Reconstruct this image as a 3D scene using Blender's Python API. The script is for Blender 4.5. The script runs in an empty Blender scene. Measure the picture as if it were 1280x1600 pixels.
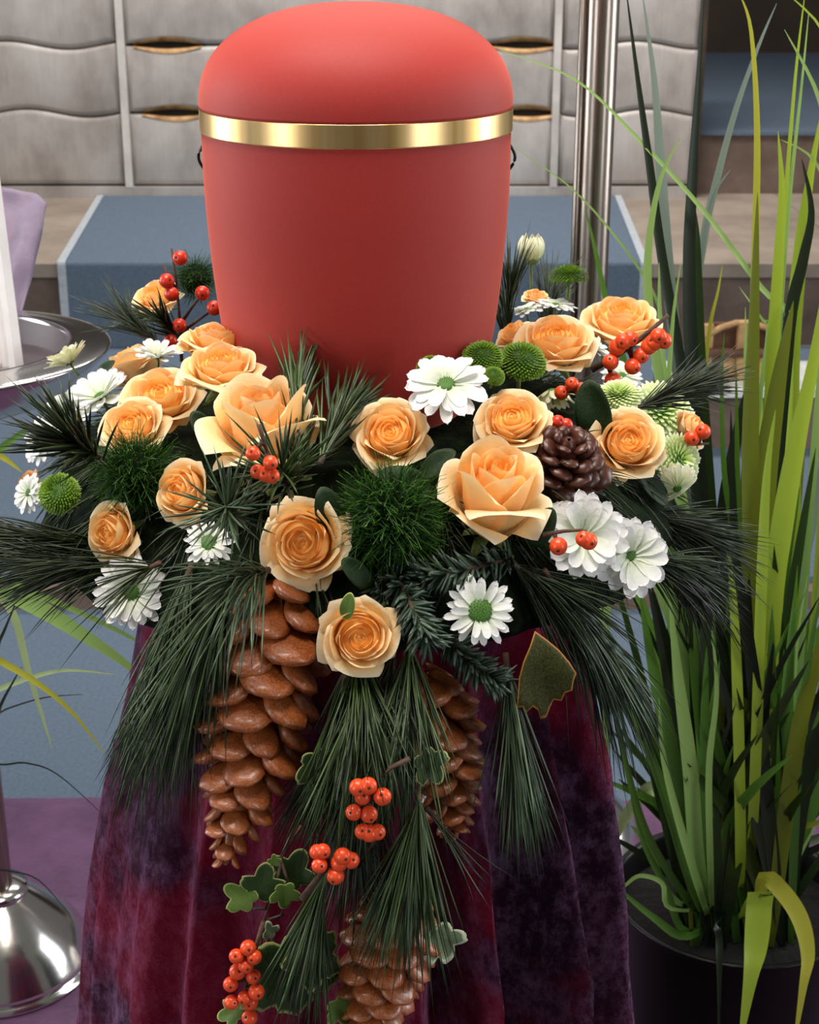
import bpy, math, random
from mathutils import Vector, Matrix, noise
random.seed(7)
sc = bpy.context.scene
COL = sc.collection

# ------------------------------------------------------------------ camera
F = 2465.0                      # focal length in pixels of the 1280x1600 frame
TH = math.radians(20.6)         # camera looks down by this much
CAMZ = 1.25
cd = bpy.data.cameras.new('camera'); cam = bpy.data.objects.new('camera', cd); COL.objects.link(cam)
cam.location = (0, 0, CAMZ); cam.rotation_euler = (math.pi/2 - TH, 0, 0)
cd.sensor_fit = 'VERTICAL'; cd.sensor_height = 36.0; cd.sensor_width = 28.8
cd.lens = F/1600*36.0; cd.clip_start = 0.02; cd.clip_end = 60
cd.dof.use_dof = True; cd.dof.focus_distance = 0.95; cd.dof.aperture_fstop = 28
sc.camera = cam

# ------------------------------------------------------------------ world and lights
w = bpy.data.worlds.new('world'); sc.world = w; w.use_nodes = True
w.node_tree.nodes['Background'].inputs[0].default_value = (1.0, 0.97, 0.94, 1)
w.node_tree.nodes['Background'].inputs[1].default_value = 0.10

def area(name, loc, target, sx, sy, power, col):
    l = bpy.data.lights.new(name, 'AREA'); l.shape = 'RECTANGLE'; l.size = sx; l.size_y = sy
    l.energy = power; l.color = col
    o = bpy.data.objects.new(name, l); COL.objects.link(o); o.location = loc
    d = Vector(target) - Vector(loc); o.rotation_euler = d.to_track_quat('-Z', 'Y').to_euler()
    return o
WARM = (1.0, 0.93, 0.85); COOL = (0.93, 0.97, 1.0)
area('ceiling_lamp_front', (-0.2, 0.75, 2.7), (-0.1, 1.0, 0), 1.3, 0.7, 34, WARM)
area('ceiling_lamp_middle', (0.1, 2.2, 3.0), (0.1, 2.2, 0), 1.6, 0.6, 17, WARM)
area('ceiling_lamp_back', (0.0, 4.72, 3.2), (0.0, 5.8, 0.5), 2.6, 0.7, 95, (1.0, 0.95, 0.91))
area('window_left_far', (-2.6, 1.75, 1.45), (0, 1.05, 1.0), 0.8, 1.9, 34, COOL)
area('window_right_far', (2.6, 1.75, 1.45), (0, 1.05, 1.0), 0.8, 1.9, 30, COOL)
area('window_left_near', (-2.6, -1.0, 1.45), (0, 1.05, 1.0), 0.7, 1.9, 22, COOL)
area('window_right_near', (2.6, -1.0, 1.45), (0, 1.05, 1.0), 0.7, 1.9, 20, COOL)

vs = sc.view_settings
vs.view_transform = 'Standard'; vs.look = 'None'; vs.gamma = 1.0; vs.use_curve_mapping = False
vs.exposure = 0.55

# ------------------------------------------------------------------ pixel helpers
RT = Vector((1, 0, 0)); FW = Vector((0, math.cos(TH), -math.sin(TH))); UP = Vector((0, math.sin(TH), math.cos(TH)))
CAMP = Vector((0, 0, CAMZ))
def ray(x, y): return FW + RT*((x-640)/F) + UP*((800-y)/F)
def at(x, y, Y):                 # the point of world depth Y seen at a pixel
    d = ray(x, y); return CAMP + d*(Y/d.y)
def atz(x, y, z):                # the point of height z seen at a pixel
    d = ray(x, y); return CAMP + d*((z-CAMZ)/d.z)
def mpp(p): return (Vector(p)-CAMP).dot(FW)/F      # metres per pixel at a point
def cdir(r, u, t): return (RT*r + UP*u - FW*t).normalized()
def basis(z, spin=0.0, loc=(0, 0, 0), s=1.0):
    z = Vector(z).normalized(); ref = Vector((0, 0, 1)) if abs(z.z) < .95 else Vector((0, 1, 0))
    x = ref.cross(z).normalized(); y = z.cross(x)
    m = Matrix((x, y, z)).transposed() @ Matrix.Rotation(spin, 3, 'Z')
    return Matrix.Translation(loc) @ m.to_4x4() @ Matrix.Diagonal((s, s, s, 1))

# ------------------------------------------------------------------ materials
def lin(c): return c/12.92 if c <= .04045 else ((c+.055)/1.055)**2.4
def rgb(r, g, b): return (lin(r/255), lin(g/255), lin(b/255), 1)
class N:
    def __init__(s, name):
        s.m = bpy.data.materials.new(name); s.m.use_nodes = True; s.t = s.m.node_tree
        s.b = s.t.nodes['Principled BSDF']; s.o = s.t.nodes['Material Output']
    def n(s, typ, **kw):
        x = s.t.nodes.new(typ)
        for k, v in kw.items(): setattr(x, k, v)
        return x
    def l(s, a, b): s.t.links.new(a, b)
    def set(s, **kw):
        for k, v in kw.items(): s.b.inputs[k.replace('_', ' ')].default_value = v
        return s
    def noise(s, scale, detail=4, rough=.6, vec=None, coords='Object', stretch=None):
        tc = s.n('ShaderNodeTexCoord'); no = s.n('ShaderNodeTexNoise')
        no.inputs['Scale'].default_value = scale; no.inputs['Detail'].default_value = detail; no.inputs['Roughness'].default_value = rough
        if stretch:
            mp = s.n('ShaderNodeMapping'); mp.inputs['Scale'].default_value = stretch
            s.l(tc.outputs[coords], mp.inputs[0]); s.l(mp.outputs[0], no.inputs['Vector'])
        else: s.l(tc.outputs[coords], no.inputs['Vector'])
        return no.outputs['Fac']
    def ramp(s, fac, stops):
        r = s.n('ShaderNodeValToRGB'); e = r.color_ramp.elements
        e[0].position, e[0].color = stops[0]; e[1].position, e[1].color = stops[-1]
        for p, c in stops[1:-1]:
            q = e.new(p); q.color = c
        s.l(fac, r.inputs[0]); return r.outputs[0]
    def bump(s, h, strength=.3, dist=.01):
        b = s.n('ShaderNodeBump'); b.inputs['Strength'].default_value = strength; b.inputs['Distance'].default_value = dist
        s.l(h, b.inputs['Height']); s.l(b.outputs[0], s.b.inputs['Normal'])
    def base(s, out): s.l(out, s.b.inputs['Base Color'])
    def translucent(s, colsock, fac):
        t = s.n('ShaderNodeBsdfTranslucent'); mx = s.n('ShaderNodeMixShader'); mx.inputs[0].default_value = fac
        if isinstance(colsock, tuple): t.inputs[0].default_value = colsock
        else: s.l(colsock, t.inputs[0])
        s.l(s.b.outputs[0], mx.inputs[1]); s.l(t.outputs[0], mx.inputs[2]); s.l(mx.outputs[0], s.o.inputs[0])

def mottled(name, c1, c2, scale, rough=.6, bump=0, lo=.35, hi=.65, stretch=None, metal=0, bd=.01, spec=.5, coords='Object'):
    m = N(name); f = m.noise(scale, 5, .65, stretch=stretch, coords=coords)
    m.base(m.ramp(f, [(lo, c1), (hi, c2)])); m.set(Roughness=rough, Metallic=metal); m.b.inputs['Specular IOR Level'].default_value = spec
    if bump: m.bump(f, bump, bd)
    return m.m
M = {}
# urn
u = N('urn_red_matte'); f = u.noise(900, 2, .5); u.base(u.ramp(f, [(.3, rgb(156, 40, 35)), (.7, rgb(166, 46, 39))]))
u.set(Roughness=.62); u.b.inputs['Sheen Weight'].default_value = .6; u.b.inputs['Sheen Tint'].default_value = rgb(255, 140, 122)
u.b.inputs['Sheen Roughness'].default_value = .45; u.b.inputs['Specular IOR Level'].default_value = .35; M['urn'] = u.m
g = N('brushed_gold'); f = g.noise(60, 3, .5, stretch=(1, 1, .02)); g.base(g.ramp(f, [(.3, rgb(206, 160, 92)), (.7, rgb(252, 220, 160))]))
g.set(Metallic=1.0, Roughness=.30); M['gold'] = g.m
M['black'] = mottled('black_wire', rgb(14, 12, 12), rgb(26, 24, 24), 30, .4)
# petals: uv.y runs from claw to edge
def petal_mat(name, deep, mid, edge, trans, tf=.32, rough=.55):
    m = N(name); uv = m.n('ShaderNodeUVMap'); sp = m.n('ShaderNodeSeparateXYZ'); m.l(uv.outputs[0], sp.inputs[0])
    col = m.ramp(sp.outputs['Y'], [(.15, deep), (.72, mid), (.95, edge)]); m.base(col); m.set(Roughness=rough)
    m.b.inputs['Specular IOR Level'].default_value = .25
    f = m.noise(9, 3, .6); m.bump(f, .10, .02)
    m.translucent(trans, tf); return m.m
M['pet_in'] = petal_mat('rose_petal_heart', rgb(250, 166, 72), rgb(253, 198, 112), rgb(255, 222, 150), rgb(254, 186, 92), .28)
M['pet_heart'] = mottled('rose_heart_filler', rgb(250, 176, 84), rgb(253, 192, 104), 30, .6)
M['pet_mid'] = petal_mat('rose_petal', rgb(252, 186, 104), rgb(254, 216, 150), rgb(255, 236, 192), rgb(254, 204, 124), .28)
M['pet_out'] = petal_mat('rose_petal_outer', rgb(240, 216, 148), rgb(254, 220, 160), rgb(255, 240, 206), rgb(254, 212, 142), .28)
M['pet_brown'] = petal_mat('rose_petal_wilting', rgb(200, 140, 80), rgb(226, 168, 108), rgb(205, 150, 100), rgb(220, 150, 80))
M['white'] = petal_mat('daisy_petal_white', rgb(222, 230, 205), rgb(243, 242, 241), rgb(250, 247, 248), rgb(240, 238, 235), .22, .5)
M['cream'] = petal_mat('daisy_petal_cream', rgb(205, 215, 160), rgb(238, 236, 205), rgb(248, 246, 225), rgb(235, 232, 190), .22, .5)
M['lime'] = petal_mat('mum_floret_lime', rgb(176, 210, 90), rgb(236, 243, 196), rgb(253, 253, 238), rgb(225, 240, 160), .25, .5)
M['eye'] = mottled('daisy_eye_green', rgb(38, 82, 22), rgb(88, 134, 42), 120, .6)
M['pom'] = petal_mat('pompom_floret_green', rgb(64, 100, 16), rgb(112, 148, 40), rgb(158, 186, 74), rgb(130, 170, 50), .2, .5)
M['fuzz'] = petal_mat('dianthus_bristle_green', rgb(16, 38, 8), rgb(38, 78, 18), rgb(78, 124, 34), rgb(50, 100, 22), .2, .5)
M['sepal'] = mottled('sepal_green', rgb(70, 98, 40), rgb(128, 148, 76), 20, .6)
b = N('berry_orange'); f = b.noise(40, 2); b.base(b.ramp(f, [(.3, rgb(222, 62, 26)), (.7, rgb(240, 92, 42))])); b.set(Roughness=.28)
b.b.inputs['Subsurface Weight'].default_value = .15; b.b.inputs['Subsurface Radius'].default_value = (.004, .001, .0005); M['berry'] = b.m
b = N('berry_red'); f = b.noise(40, 2); b.base(b.ramp(f, [(.3, rgb(192, 38, 20)), (.7, rgb(218, 66, 34))])); b.set(Roughness=.3); M['berry_red'] = b.m
M['calyx'] = mottled('berry_calyx', rgb(40, 18, 10), rgb(78, 34, 16), 60, .7)
M['twig'] = mottled('twig_bark', rgb(44, 26, 20), rgb(92, 64, 46), 90, .75, .3)
M['twig_green'] = mottled('twig_olive', rgb(78, 74, 44), rgb(120, 110, 72), 90, .75, .2)
def needle_mat(name, a, c, r=.42):
    m = N(name); uv = m.n('ShaderNodeUVMap'); sp = m.n('ShaderNodeSeparateXYZ'); m.l(uv.outputs[0], sp.inputs[0])
    m.base(m.ramp(sp.outputs['X'], [(.0, a), (1.0, c)])); m.set(Roughness=r); m.b.inputs['Specular IOR Level'].default_value = .5; return m.m
M['needle'] = needle_mat('pine_needle', rgb(20, 34, 14), rgb(70, 92, 44))
M['needle_blue'] = needle_mat('pine_needle_bluish', rgb(28, 44, 26), rgb(84, 104, 70))
M['needle_dark'] = needle_mat('pine_needle_dark', rgb(13, 22, 9), rgb(46, 62, 28))
M['fir'] = needle_mat('fir_needle', rgb(26, 40, 30), rgb(84, 104, 84))
M['moss'] = mottled('wreath_moss', rgb(8, 13, 7), rgb(26, 38, 18), 60, .95, .8, bd=.01, spec=.1)
c = N('cone_lacquered'); f = c.noise(26, 5, .6); c.base(c.ramp(f, [(.3, rgb(112, 54, 24)), (.55, rgb(168, 92, 46)), (.75, rgb(196, 120, 66))]))
c.set(Roughness=.30); c.b.inputs['Coat Weight'].default_value = .5; c.b.inputs['Coat Roughness'].default_value = .18; c.bump(f, .2, .01); M['cone'] = c.m
c = N('cone_dark'); f = c.noise(26, 5, .6); c.base(c.ramp(f, [(.3, rgb(48, 20, 12)), (.7, rgb(96, 50, 34))]))
c.set(Roughness=.35); M['cone_dark'] = c.m
def leaf_mat(name, c1, c2, edge, e0=.88):
    m = N(name); uv = m.n('ShaderNodeUVMap'); sp = m.n('ShaderNodeSeparateXYZ'); m.l(uv.outputs[0], sp.inputs[0])
    f = m.noise(45, 4, .6); body = m.ramp(f, [(.35, c1), (.65, c2)])
    edge_f = m.ramp(sp.outputs['X'], [(e0, (0, 0, 0, 1)), (min(.995, e0+.06), (1, 1, 1, 1))])
    mx = m.n('ShaderNodeMix', data_type='RGBA'); m.l(edge_f, mx.inputs[0]); m.l(body, mx.inputs[6]); mx.inputs[7].default_value = edge
    m.base(mx.outputs[2]); m.set(Roughness=.55); m.b.inputs['Specular IOR Level'].default_value = .3; m.bump(f, .15, .004); m.translucent(c2, .12); return m.m
M['ivy'] = leaf_mat('ivy_leaf', rgb(36, 58, 26), rgb(66, 88, 42), rgb(176, 182, 110), .90)
M['ivy_light'] = leaf_mat('ivy_leaf_young', rgb(72, 98, 36), rgb(108, 132, 56), rgb(170, 180, 96), .9)
M['ivy_pale'] = leaf_mat('ivy_leaf_variegated', rgb(96, 118, 88), rgb(142, 158, 120), rgb(200, 205, 170), .8)
M['salal'] = leaf_mat('salal_leaf', rgb(18, 36, 16), rgb(42, 66, 30), rgb(60, 84, 40), .97)
M['brownleaf'] = leaf_mat('autumn_leaf', rgb(40, 44, 14), rgb(84, 84, 30), rgb(196, 132, 56), .93)
# velvet
v = N('crushed_velvet')
f1 = v.noise(70, 8, .78, stretch=(1, 1, .7)); f2 = v.noise(7.5, 3, .5)
pile = v.n('ShaderNodeMix', data_type='RGBA'); v.l(v.ramp(f1, [(.47, (0, 0, 0, 1)), (.68, (1, 1, 1, 1))]), pile.inputs[0])
v.l(v.ramp(f2, [(.34, rgb(34, 13, 29)), (.47, rgb(46, 10, 27)), (.58, rgb(104, 6, 30))]), pile.inputs[6])
v.l(v.ramp(f2, [(.34, rgb(100, 72, 100)), (.48, rgb(88, 50, 78)), (.60, rgb(118, 12, 40))]), pile.inputs[7]); v.base(pile.outputs[2])  # lilac mottles: sheen of the crushed pile put into the base colour
sw = v.ramp(f1, [(.40, (.12, .12, .12, 1)), (.66, (.9, .9, .9, 1))]); v.l(sw, v.b.inputs['Sheen Weight'])
v.b.inputs['Sheen Tint'].default_value = rgb(222, 172, 222); v.b.inputs['Sheen Roughness'].default_value = .42
v.set(Roughness=.8); v.b.inputs['Specular IOR Level'].default_value = .05; v.bump(f1, .7, .006); M['velvet'] = v.m
v = N('purple_floor_cloth'); f1 = v.noise(9, 6, .7)
v.base(v.ramp(f1, [(.3, rgb(54, 28, 54)), (.7, rgb(92, 56, 90))])); v.b.inputs['Sheen Weight'].default_value = .3
v.b.inputs['Sheen Tint'].default_value = rgb(190, 140, 190); v.set(Roughness=.8); v.bump(f1, .4, .02); M['purple'] = v.m
M['lavender'] = mottled('lavender_tulle', rgb(124, 110, 130), rgb(150, 134, 155), 14, .8, .3)
M['carpet'] = mottled('blue_carpet', rgb(82, 95, 110), rgb(96, 109, 124), 160, .95, .3, bd=.004, spec=.1)
M['carpet_edge'] = mottled('carpet_binding', rgb(150, 158, 166), rgb(172, 178, 182), 60, .9)
M['stone'] = mottled('beige_stone', rgb(122, 110, 98), rgb(150, 137, 124), 3.5, .7, .1)
M['stone_dark'] = mottled('brown_stone', rgb(82, 66, 56), rgb(112, 94, 84), 5, .75, .1)
M['wall'] = mottled('dark_wall_panelling', rgb(38, 28, 18), rgb(56, 42, 28), 2.5, .7)
a = N('altar_pewter'); f = a.noise(2.6, 7, .62, stretch=(1.6, 1, 1)); f3 = a.noise(40, 3, .6, stretch=(6, 1, .25))
mx = a.n('ShaderNodeMix', data_type='RGBA', blend_type='MULTIPLY'); mx.inputs[0].default_value = .5
a.l(a.ramp(f, [(.28, rgb(134, 126, 120)), (.5, rgb(170, 163, 158)), (.72, rgb(190, 185, 181))]), mx.inputs[6])
a.l(a.ramp(f3, [(.3, (.78, .78, .78, 1)), (.7, (1, 1, 1, 1))]), mx.inputs[7]); a.base(mx.outputs[2])
a.set(Roughness=.5, Metallic=.25); a.bump(f, .25, .02); M['altar'] = a.m
M['altar_gap'] = mottled('altar_recess', rgb(32, 24, 18), rgb(58, 44, 32), 9, .8)
M['altar_gold'] = mottled('altar_gilding', rgb(122, 86, 44), rgb(178, 142, 96), 20, .55, .2, metal=.3)
M['ridge'] = mottled('altar_ridge_metal', rgb(188, 182, 176), rgb(214, 208, 202), 10, .38, metal=.3)
M['chrome'] = mottled('polished_steel', rgb(196, 192, 188), rgb(216, 213, 210), 6, .16, metal=1.0)
M['steel'] = mottled('brushed_steel', rgb(136, 122, 112), rgb(170, 158, 148), 60, .28, metal=1.0, stretch=(8, 8, .2))
M['tray'] = mottled('dish_inside_grey', rgb(92, 82, 86), rgb(110, 100, 104), 8, .5, metal=.2)
M['framewhite'] = mottled('frame_white_paint', rgb(222, 216, 214), rgb(238, 234, 232), 10, .4)
M['paper'] = mottled('frame_backing_paper', rgb(150, 150, 152), rgb(176, 176, 178), 6, .6)
M['pot'] = mottled('black_glazed_pot', rgb(7, 6, 7), rgb(12, 11, 11), 10, .38, spec=.25)
M['soil'] = mottled('dark_soil', rgb(5, 5, 4), rgb(12, 10, 8), 60, .95, .8)
M['wood'] = mottled('pale_wood', rgb(150, 112, 70), rgb(190, 152, 104), 30, .6, .1)
M['wood_dark'] = mottled('brown_wood', rgb(78, 48, 32), rgb(112, 74, 52), 30, .6, .1)
M['marble'] = mottled('white_slab', rgb(190, 190, 188), rgb(214, 214, 212), 12, .5)
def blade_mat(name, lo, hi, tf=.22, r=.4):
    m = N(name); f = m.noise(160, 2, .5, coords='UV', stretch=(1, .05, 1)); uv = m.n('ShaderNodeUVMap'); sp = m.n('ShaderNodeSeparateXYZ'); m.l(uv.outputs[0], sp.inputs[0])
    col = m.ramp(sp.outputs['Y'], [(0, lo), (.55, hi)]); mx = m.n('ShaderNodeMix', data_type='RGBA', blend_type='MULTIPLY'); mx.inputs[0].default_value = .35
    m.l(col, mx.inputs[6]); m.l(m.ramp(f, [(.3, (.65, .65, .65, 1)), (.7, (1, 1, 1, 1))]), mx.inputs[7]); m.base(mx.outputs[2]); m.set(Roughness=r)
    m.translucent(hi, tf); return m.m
M['b_lime'] = blade_mat('grass_lime', rgb(112, 128, 26), rgb(170, 196, 62))
M['b_yellow'] = blade_mat('grass_yellow', rgb(140, 140, 34), rgb(190, 190, 66))
M['b_olive'] = blade_mat('grass_olive', rgb(72, 80, 18), rgb(116, 126, 34))
M['b_green'] = blade_mat('grass_green', rgb(36, 64, 16), rgb(92, 136, 48))
M['b_light'] = blade_mat('grass_light', rgb(86, 124, 52), rgb(158, 194, 108))
M['b_pale'] = blade_mat('grass_pale', rgb(150, 176, 116), rgb(190, 212, 150))
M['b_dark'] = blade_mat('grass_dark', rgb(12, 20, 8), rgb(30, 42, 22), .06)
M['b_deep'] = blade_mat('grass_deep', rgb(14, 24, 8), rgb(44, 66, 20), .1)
M['b_grey'] = blade_mat('grass_greyish', rgb(60, 76, 60), rgb(136, 152, 138), .15)

# ------------------------------------------------------------------ mesh helpers
def mk(name, verts, faces, mat, uvs=None, smooth=True, fm=None):
    me = bpy.data.meshes.new(name); me.from_pydata([tuple(p) for p in verts], [], faces)
    for x in (mat if isinstance(mat, (list, tuple)) else [mat]): me.materials.append(x)
    if uvs:
        ul = me.uv_layers.new(name='UVMap'); d = []
        for lp in me.loops: d += uvs[lp.vertex_index]
        ul.data.foreach_set('uv', d)
    me.polygons.foreach_set('use_smooth', [smooth]*len(me.polygons))
    if fm: me.polygons.foreach_set('material_index', fm)
    me.update(); return me
def ob(name, me, parent=None, mat=None):
    o = bpy.data.objects.new(name, me); COL.objects.link(o)
    if parent: o.parent = parent
    if mat is not None: o.matrix_basis = mat
    return o
def root(name, label, cat, mat=None, group=None):
    o = bpy.data.objects.new(name, None); COL.objects.link(o); o.empty_display_size = .02
    if mat is not None: o.matrix_basis = mat
    return tag(o, label, cat, group)
def tag(o, label, cat, group=None):
    o['label'] = label; o['category'] = cat
    if group: o['group'] = group
    return o
def struct(o): o['kind'] = 'structure'; return o
def stuff(o): o['kind'] = 'stuff'; return o
T = lambda p: Matrix.Translation(p)
class B:                                        # collects geometry for ONE mesh
    def __init__(s): s.v = []; s.f = []; s.uv = []; s.m = []
    def add(s, v, f, uv=None, mi=0):
        o = len(s.v); s.v += [Vector(p) for p in v]; s.f += [[i+o for i in q] for q in f]
        s.uv += uv if uv else [(0, 0)]*len(v); s.m += [mi]*len(f); return s
    def box(s, c, d, mi=0):
        x, y, z = [k/2 for k in d]; c = Vector(c)
        v = [c+Vector((i*x, j*y, k*z)) for i in (-1, 1) for j in (-1, 1) for k in (-1, 1)]
        return s.add(v, [[0, 1, 3, 2], [4, 6, 7, 5], [0, 4, 5, 1], [2, 3, 7, 6], [0, 2, 6, 4], [1, 5, 7, 3]], None, mi)
    def tube(s, pts, rad, n=6, mi=0, cap=True):
        pts = [Vector(p) for p in pts]; k = len(pts); rad = rad if isinstance(rad, (list, tuple)) else [rad]*k
        v = []; f = []
        for i, p in enumerate(pts):
            t = (pts[min(i+1, k-1)]-pts[max(i-1, 0)]).normalized(); ref = Vector((0, 0, 1)) if abs(t.z) < .9 else Vector((1, 0, 0))
            a = t.cross(ref).normalized(); b = t.cross(a)
            v += [p+(a*math.cos(2*math.pi*j/n)+b*math.sin(2*math.pi*j/n))*rad[i] for j in range(n)]
        for i in range(k-1): f += [[i*n+j, i*n+(j+1) % n, (i+1)*n+(j+1) % n, (i+1)*n+j] for j in range(n)]
        if cap: f += [list(range(n-1, -1, -1)), [(k-1)*n+j for j in range(n)]]
        return s.add(v, f, None, mi)
    def lathe(s, prof, n=48, c=(0, 0, 0), mi=0):
        c = Vector(c); v = []; f = []
        for r, z in prof: v += [c+Vector((r*math.cos(2*math.pi*j/n), r*math.sin(2*math.pi*j/n), z)) for j in range(n)]
        for i in range(len(prof)-1): f += [[i*n+j, i*n+(j+1) % n, (i+1)*n+(j+1) % n, (i+1)*n+j] for j in range(n)]
        return s.add(v, f, None, mi)
    def me(s, name, mat, smooth=True): return mk(name, s.v, s.f, mat, s.uv, smooth, s.m)
def catmull(p, n):
    out = []
    for i in range(len(p)-1):
        a, b, c, d = p[max(i-1, 0)], p[i], p[i+1], p[min(i+2, len(p)-1)]
        for k in range(n):
            t = k/n
            out.append(tuple(.5*((2*b[j])+(-a[j]+c[j])*t+(2*a[j]-5*b[j]+4*c[j]-d[j])*t*t+(-a[j]+3*b[j]-3*c[j]+d[j])*t**3) for j in range(len(b))))
    out.append(tuple(p[-1])); return out
def rnd(a, b): return random.uniform(a, b)
def rvec(): 
    while True:
        p = Vector((rnd(-1, 1), rnd(-1, 1), rnd(-1, 1)))
        if .05 < p.length < 1: return p.normalized()

# ================================================================== SETTING
Y1, Z1 = 2.80, 0.05       # first low step
Y2, Z2 = 4.60, 0.30       # altar platform
Y3, Z3 = 5.86, 0.515      # upper platform beside the altar
struct(ob('floor', B().box((0, .4, -.05), (9, 4.84, .1)).me('floor', M['carpet'], False)))
s1 = struct(ob('altar_step_low', B().box((0, (Y1+Y2)/2, Z1/2-.006), (9, Y2-Y1+.02, Z1-.012)).me('step', M['stone_dark'], False)))
ob('carpet_top', B().box((0, (Y1+Y2)/2+.02, Z1-.006), (9, Y2-Y1-.03, .012)).me('carpet_top', M['carpet'], False), s1)
s2 = struct(ob('altar_step', B().box((0, 5.6, (Z1+Z2)/2-.02), (9, 1.96, Z2-Z1-.04)).me('step', M['stone_dark'], False)))
for i in range(9):      # tread slabs of the platform
    ob('slab', B().box((-3.6+i*.9, 5.61, Z2-.02), (.896, 2.02, .04)).me('slab', M['stone'], False), s2)
XA = at(1094, 0, 5.86).x
s3 = struct(ob('altar_step_upper', B().box((XA+1.52, 7.7, Z3/2+.12), (3.0, 3.66, Z3-.25)).me('step', M['stone_dark'], False)))
ob('carpet_top', B().box((XA+1.52, 7.7, Z3+.003), (3.0, 3.68, .012)).me('carpet_top', M['carpet'], False), s3)
wb = struct(ob('wall_back', B().box((0, 9.6, 1.6), (9, .12, 3.8)).me('wall', M['wall'], False)))
for i in range(9): ob('panel', B().box((-4+i, 9.52, 1.6), (.94, .04, 3.2)).me('panel', M['wall'], False), wb)

# blue carpet runner over the platform edge
p1 = atz(92, 418, Z2); p2 = atz(1008, 415, Z2); q1 = atz(158, 310, Z2); q2 = atz(965, 310, Z2)
run = root('carpet_runner', 'slate blue carpet runner lying over the stone step in front of the altar', 'carpet')
def runner(xa0, xb0, xa1, xb1, th, mat, name):
    bb = B(); v = []; f = []
    prof = [(5.757, Z2+th, 0)] + [(5.757+(Y2-5.757)*k/6, Z2+th, k/6) for k in range(1, 6)]
    prof += [(Y2-.002+.0-.012*math.sin(a), Z2+th-.012+.012*math.cos(a), 1) for a in [0, .5, 1.0, 1.57]]
    prof += [(Y2-.016, Z1+.002, 1)]
    for (yy, zz, k) in prof:
        v += [(xa1+(xa0-xa1)*k, yy, zz), (xb1+(xb0-xb1)*k, yy, zz)]
    for i in range(len(prof)-1): f.append([2*i, 2*i+1, 2*i+3, 2*i+2])
    return ob(name, bb.add(v, f).me(name, mat, False), run)
runner(p1.x, p2.x, q1.x, q2.x, .010, M['carpet'], 'pile')
runner(p1.x-.012, p1.x+.012, q1.x-.012, q1.x+.012, .013, M['carpet_edge'], 'edge_binding')
runner(p2.x-.012, p2.x+.012, q2.x-.012, q2.x+.012, .013, M['carpet_edge'], 'edge_binding')

# ------------------------------------------------------------------ altar
AY = 5.80
alt = root('altar', 'pale grey metal altar with wavy relief panels and gilded slits', 'altar', T((0, AY, Z2)))
def ax(px, py): p = at(px, py, AY); return (p.x, p.z-Z2)
top = ax(0, -60)[1]; bot = 0.0
XL = ax(-160, 100)[0]; XR = ax(1090, 100)[0]
ob('core', B().box(((XL+XR)/2, .33, top/2), (XR-XL-.01, .60, top)).me('core', M['altar_gap'], False), alt)
def panel(x0, x1, lo, hi, name='panel'):      # slab between two height curves, rim rounded
    n = 40; v = []; f = []; xs = [x0+(x1-x0)*i/n for i in range(n+1)]
    for (ins, y) in ((0, .03), (0, -.004), (.006, -.012), (.02, -.015)):
        for i, x in enumerate(xs):
            xx = x0+ins+(x1-x0-2*ins)*i/n
            v += [(xx, y, lo(x)+ins), (xx, y, hi(x)-ins)]
    r = 2*(n+1)
    for k in range(3):
        for i in range(n):
            a = k*r+2*i; f += [[a, a+2, a+2+r, a+r], [a+1, a+1+r, a+3+r, a+3]]
        a = k*r; f += [[a, a+r, a+r+1, a+1]]; a = k*r+2*n; f += [[a, a+1, a+1+r, a+r]]
    a = 3*r; f += [[a+2*i, a+2*i+2, a+2*i+3, a+2*i+1] for i in range(n)]
    return ob(name, B().add(v, f).me(name, M['altar'], True), alt)
H = [bot+.045, ax(640, 176)[1], ax(640, 70)[1], top-.01]
def wave(h, amp, k, ph): return lambda x: h+amp*math.sin(k*x+ph)
xl = ax(196, 150)[0]; xr = ax(868, 150)[0]; G = .0016
def const(h): return lambda x: h
# wavy side panels
for (x0, x1, ph) in ((XL, xl-.017, 1.9), (xr+.017, XR, 2.2)):
    wv = [const(H[0]), wave(H[1], .014, 14.0, ph), wave(H[2], .014, 14.0, ph+.8), const(H[3])]
    for k in range(3):
        panel(x0, x1, (lambda x, g=wv[k]: g(x)+G), (lambda x, g=wv[k+1]: g(x)-G))
# centre panels with lens slits
def lens(x, c, wd, h): t = (x-c)/wd; return h*(1-t*t)**1.5 if abs(t) < 1 else 0
sl = [(ax(262, 67)[0], ax(820, 70)[0]), (ax(275, 177)[0], ax(824, 172)[0])]
slit_h = {1: sl[1], 2: sl[0]}
def edge(k, sgn):
    return lambda x: H[k]+sgn*(.003+sum(lens(x, c, .14, .012) for c in slit_h[k]))
panel(xl+.012, xr-.012, lambda x: H[0], edge(1, -1)); panel(xl+.012, xr-.012, edge(1, 1), edge(2, -1)); panel(xl+.012, xr-.012, edge(2, 1), lambda x: H[3])
for k in (1, 2):
    for c in slit_h[k]:
        for sgn in (-1, 1):
            v = []; f = []; n = 16
            for i in range(n+1):
                x = c-.12+.24*i/n; e = lens(x, c, .14, .012); hh = lens(x, c, .12, .020)
                z = H[k]+sgn*(.003+e)
                v += [(x, .006, z-sgn*.004), (x, -.0155, z), (x, -.0165, z+sgn*(.004+hh*.55))]
            for i in range(n): f += [[3*i, 3*i+3, 3*i+4, 3*i+1], [3*i+1, 3*i+4, 3*i+5, 3*i+2]]
            ob('gilded_lip', B().add(v, f).me('gilded_lip', M['altar_gold']), alt)
for x in (xl, xr):
    ob('ridge', B().box((x, -.012, top/2+.02), (.026, .05, top-.04)).me('ridge', M['ridge'], False), alt)
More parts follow.
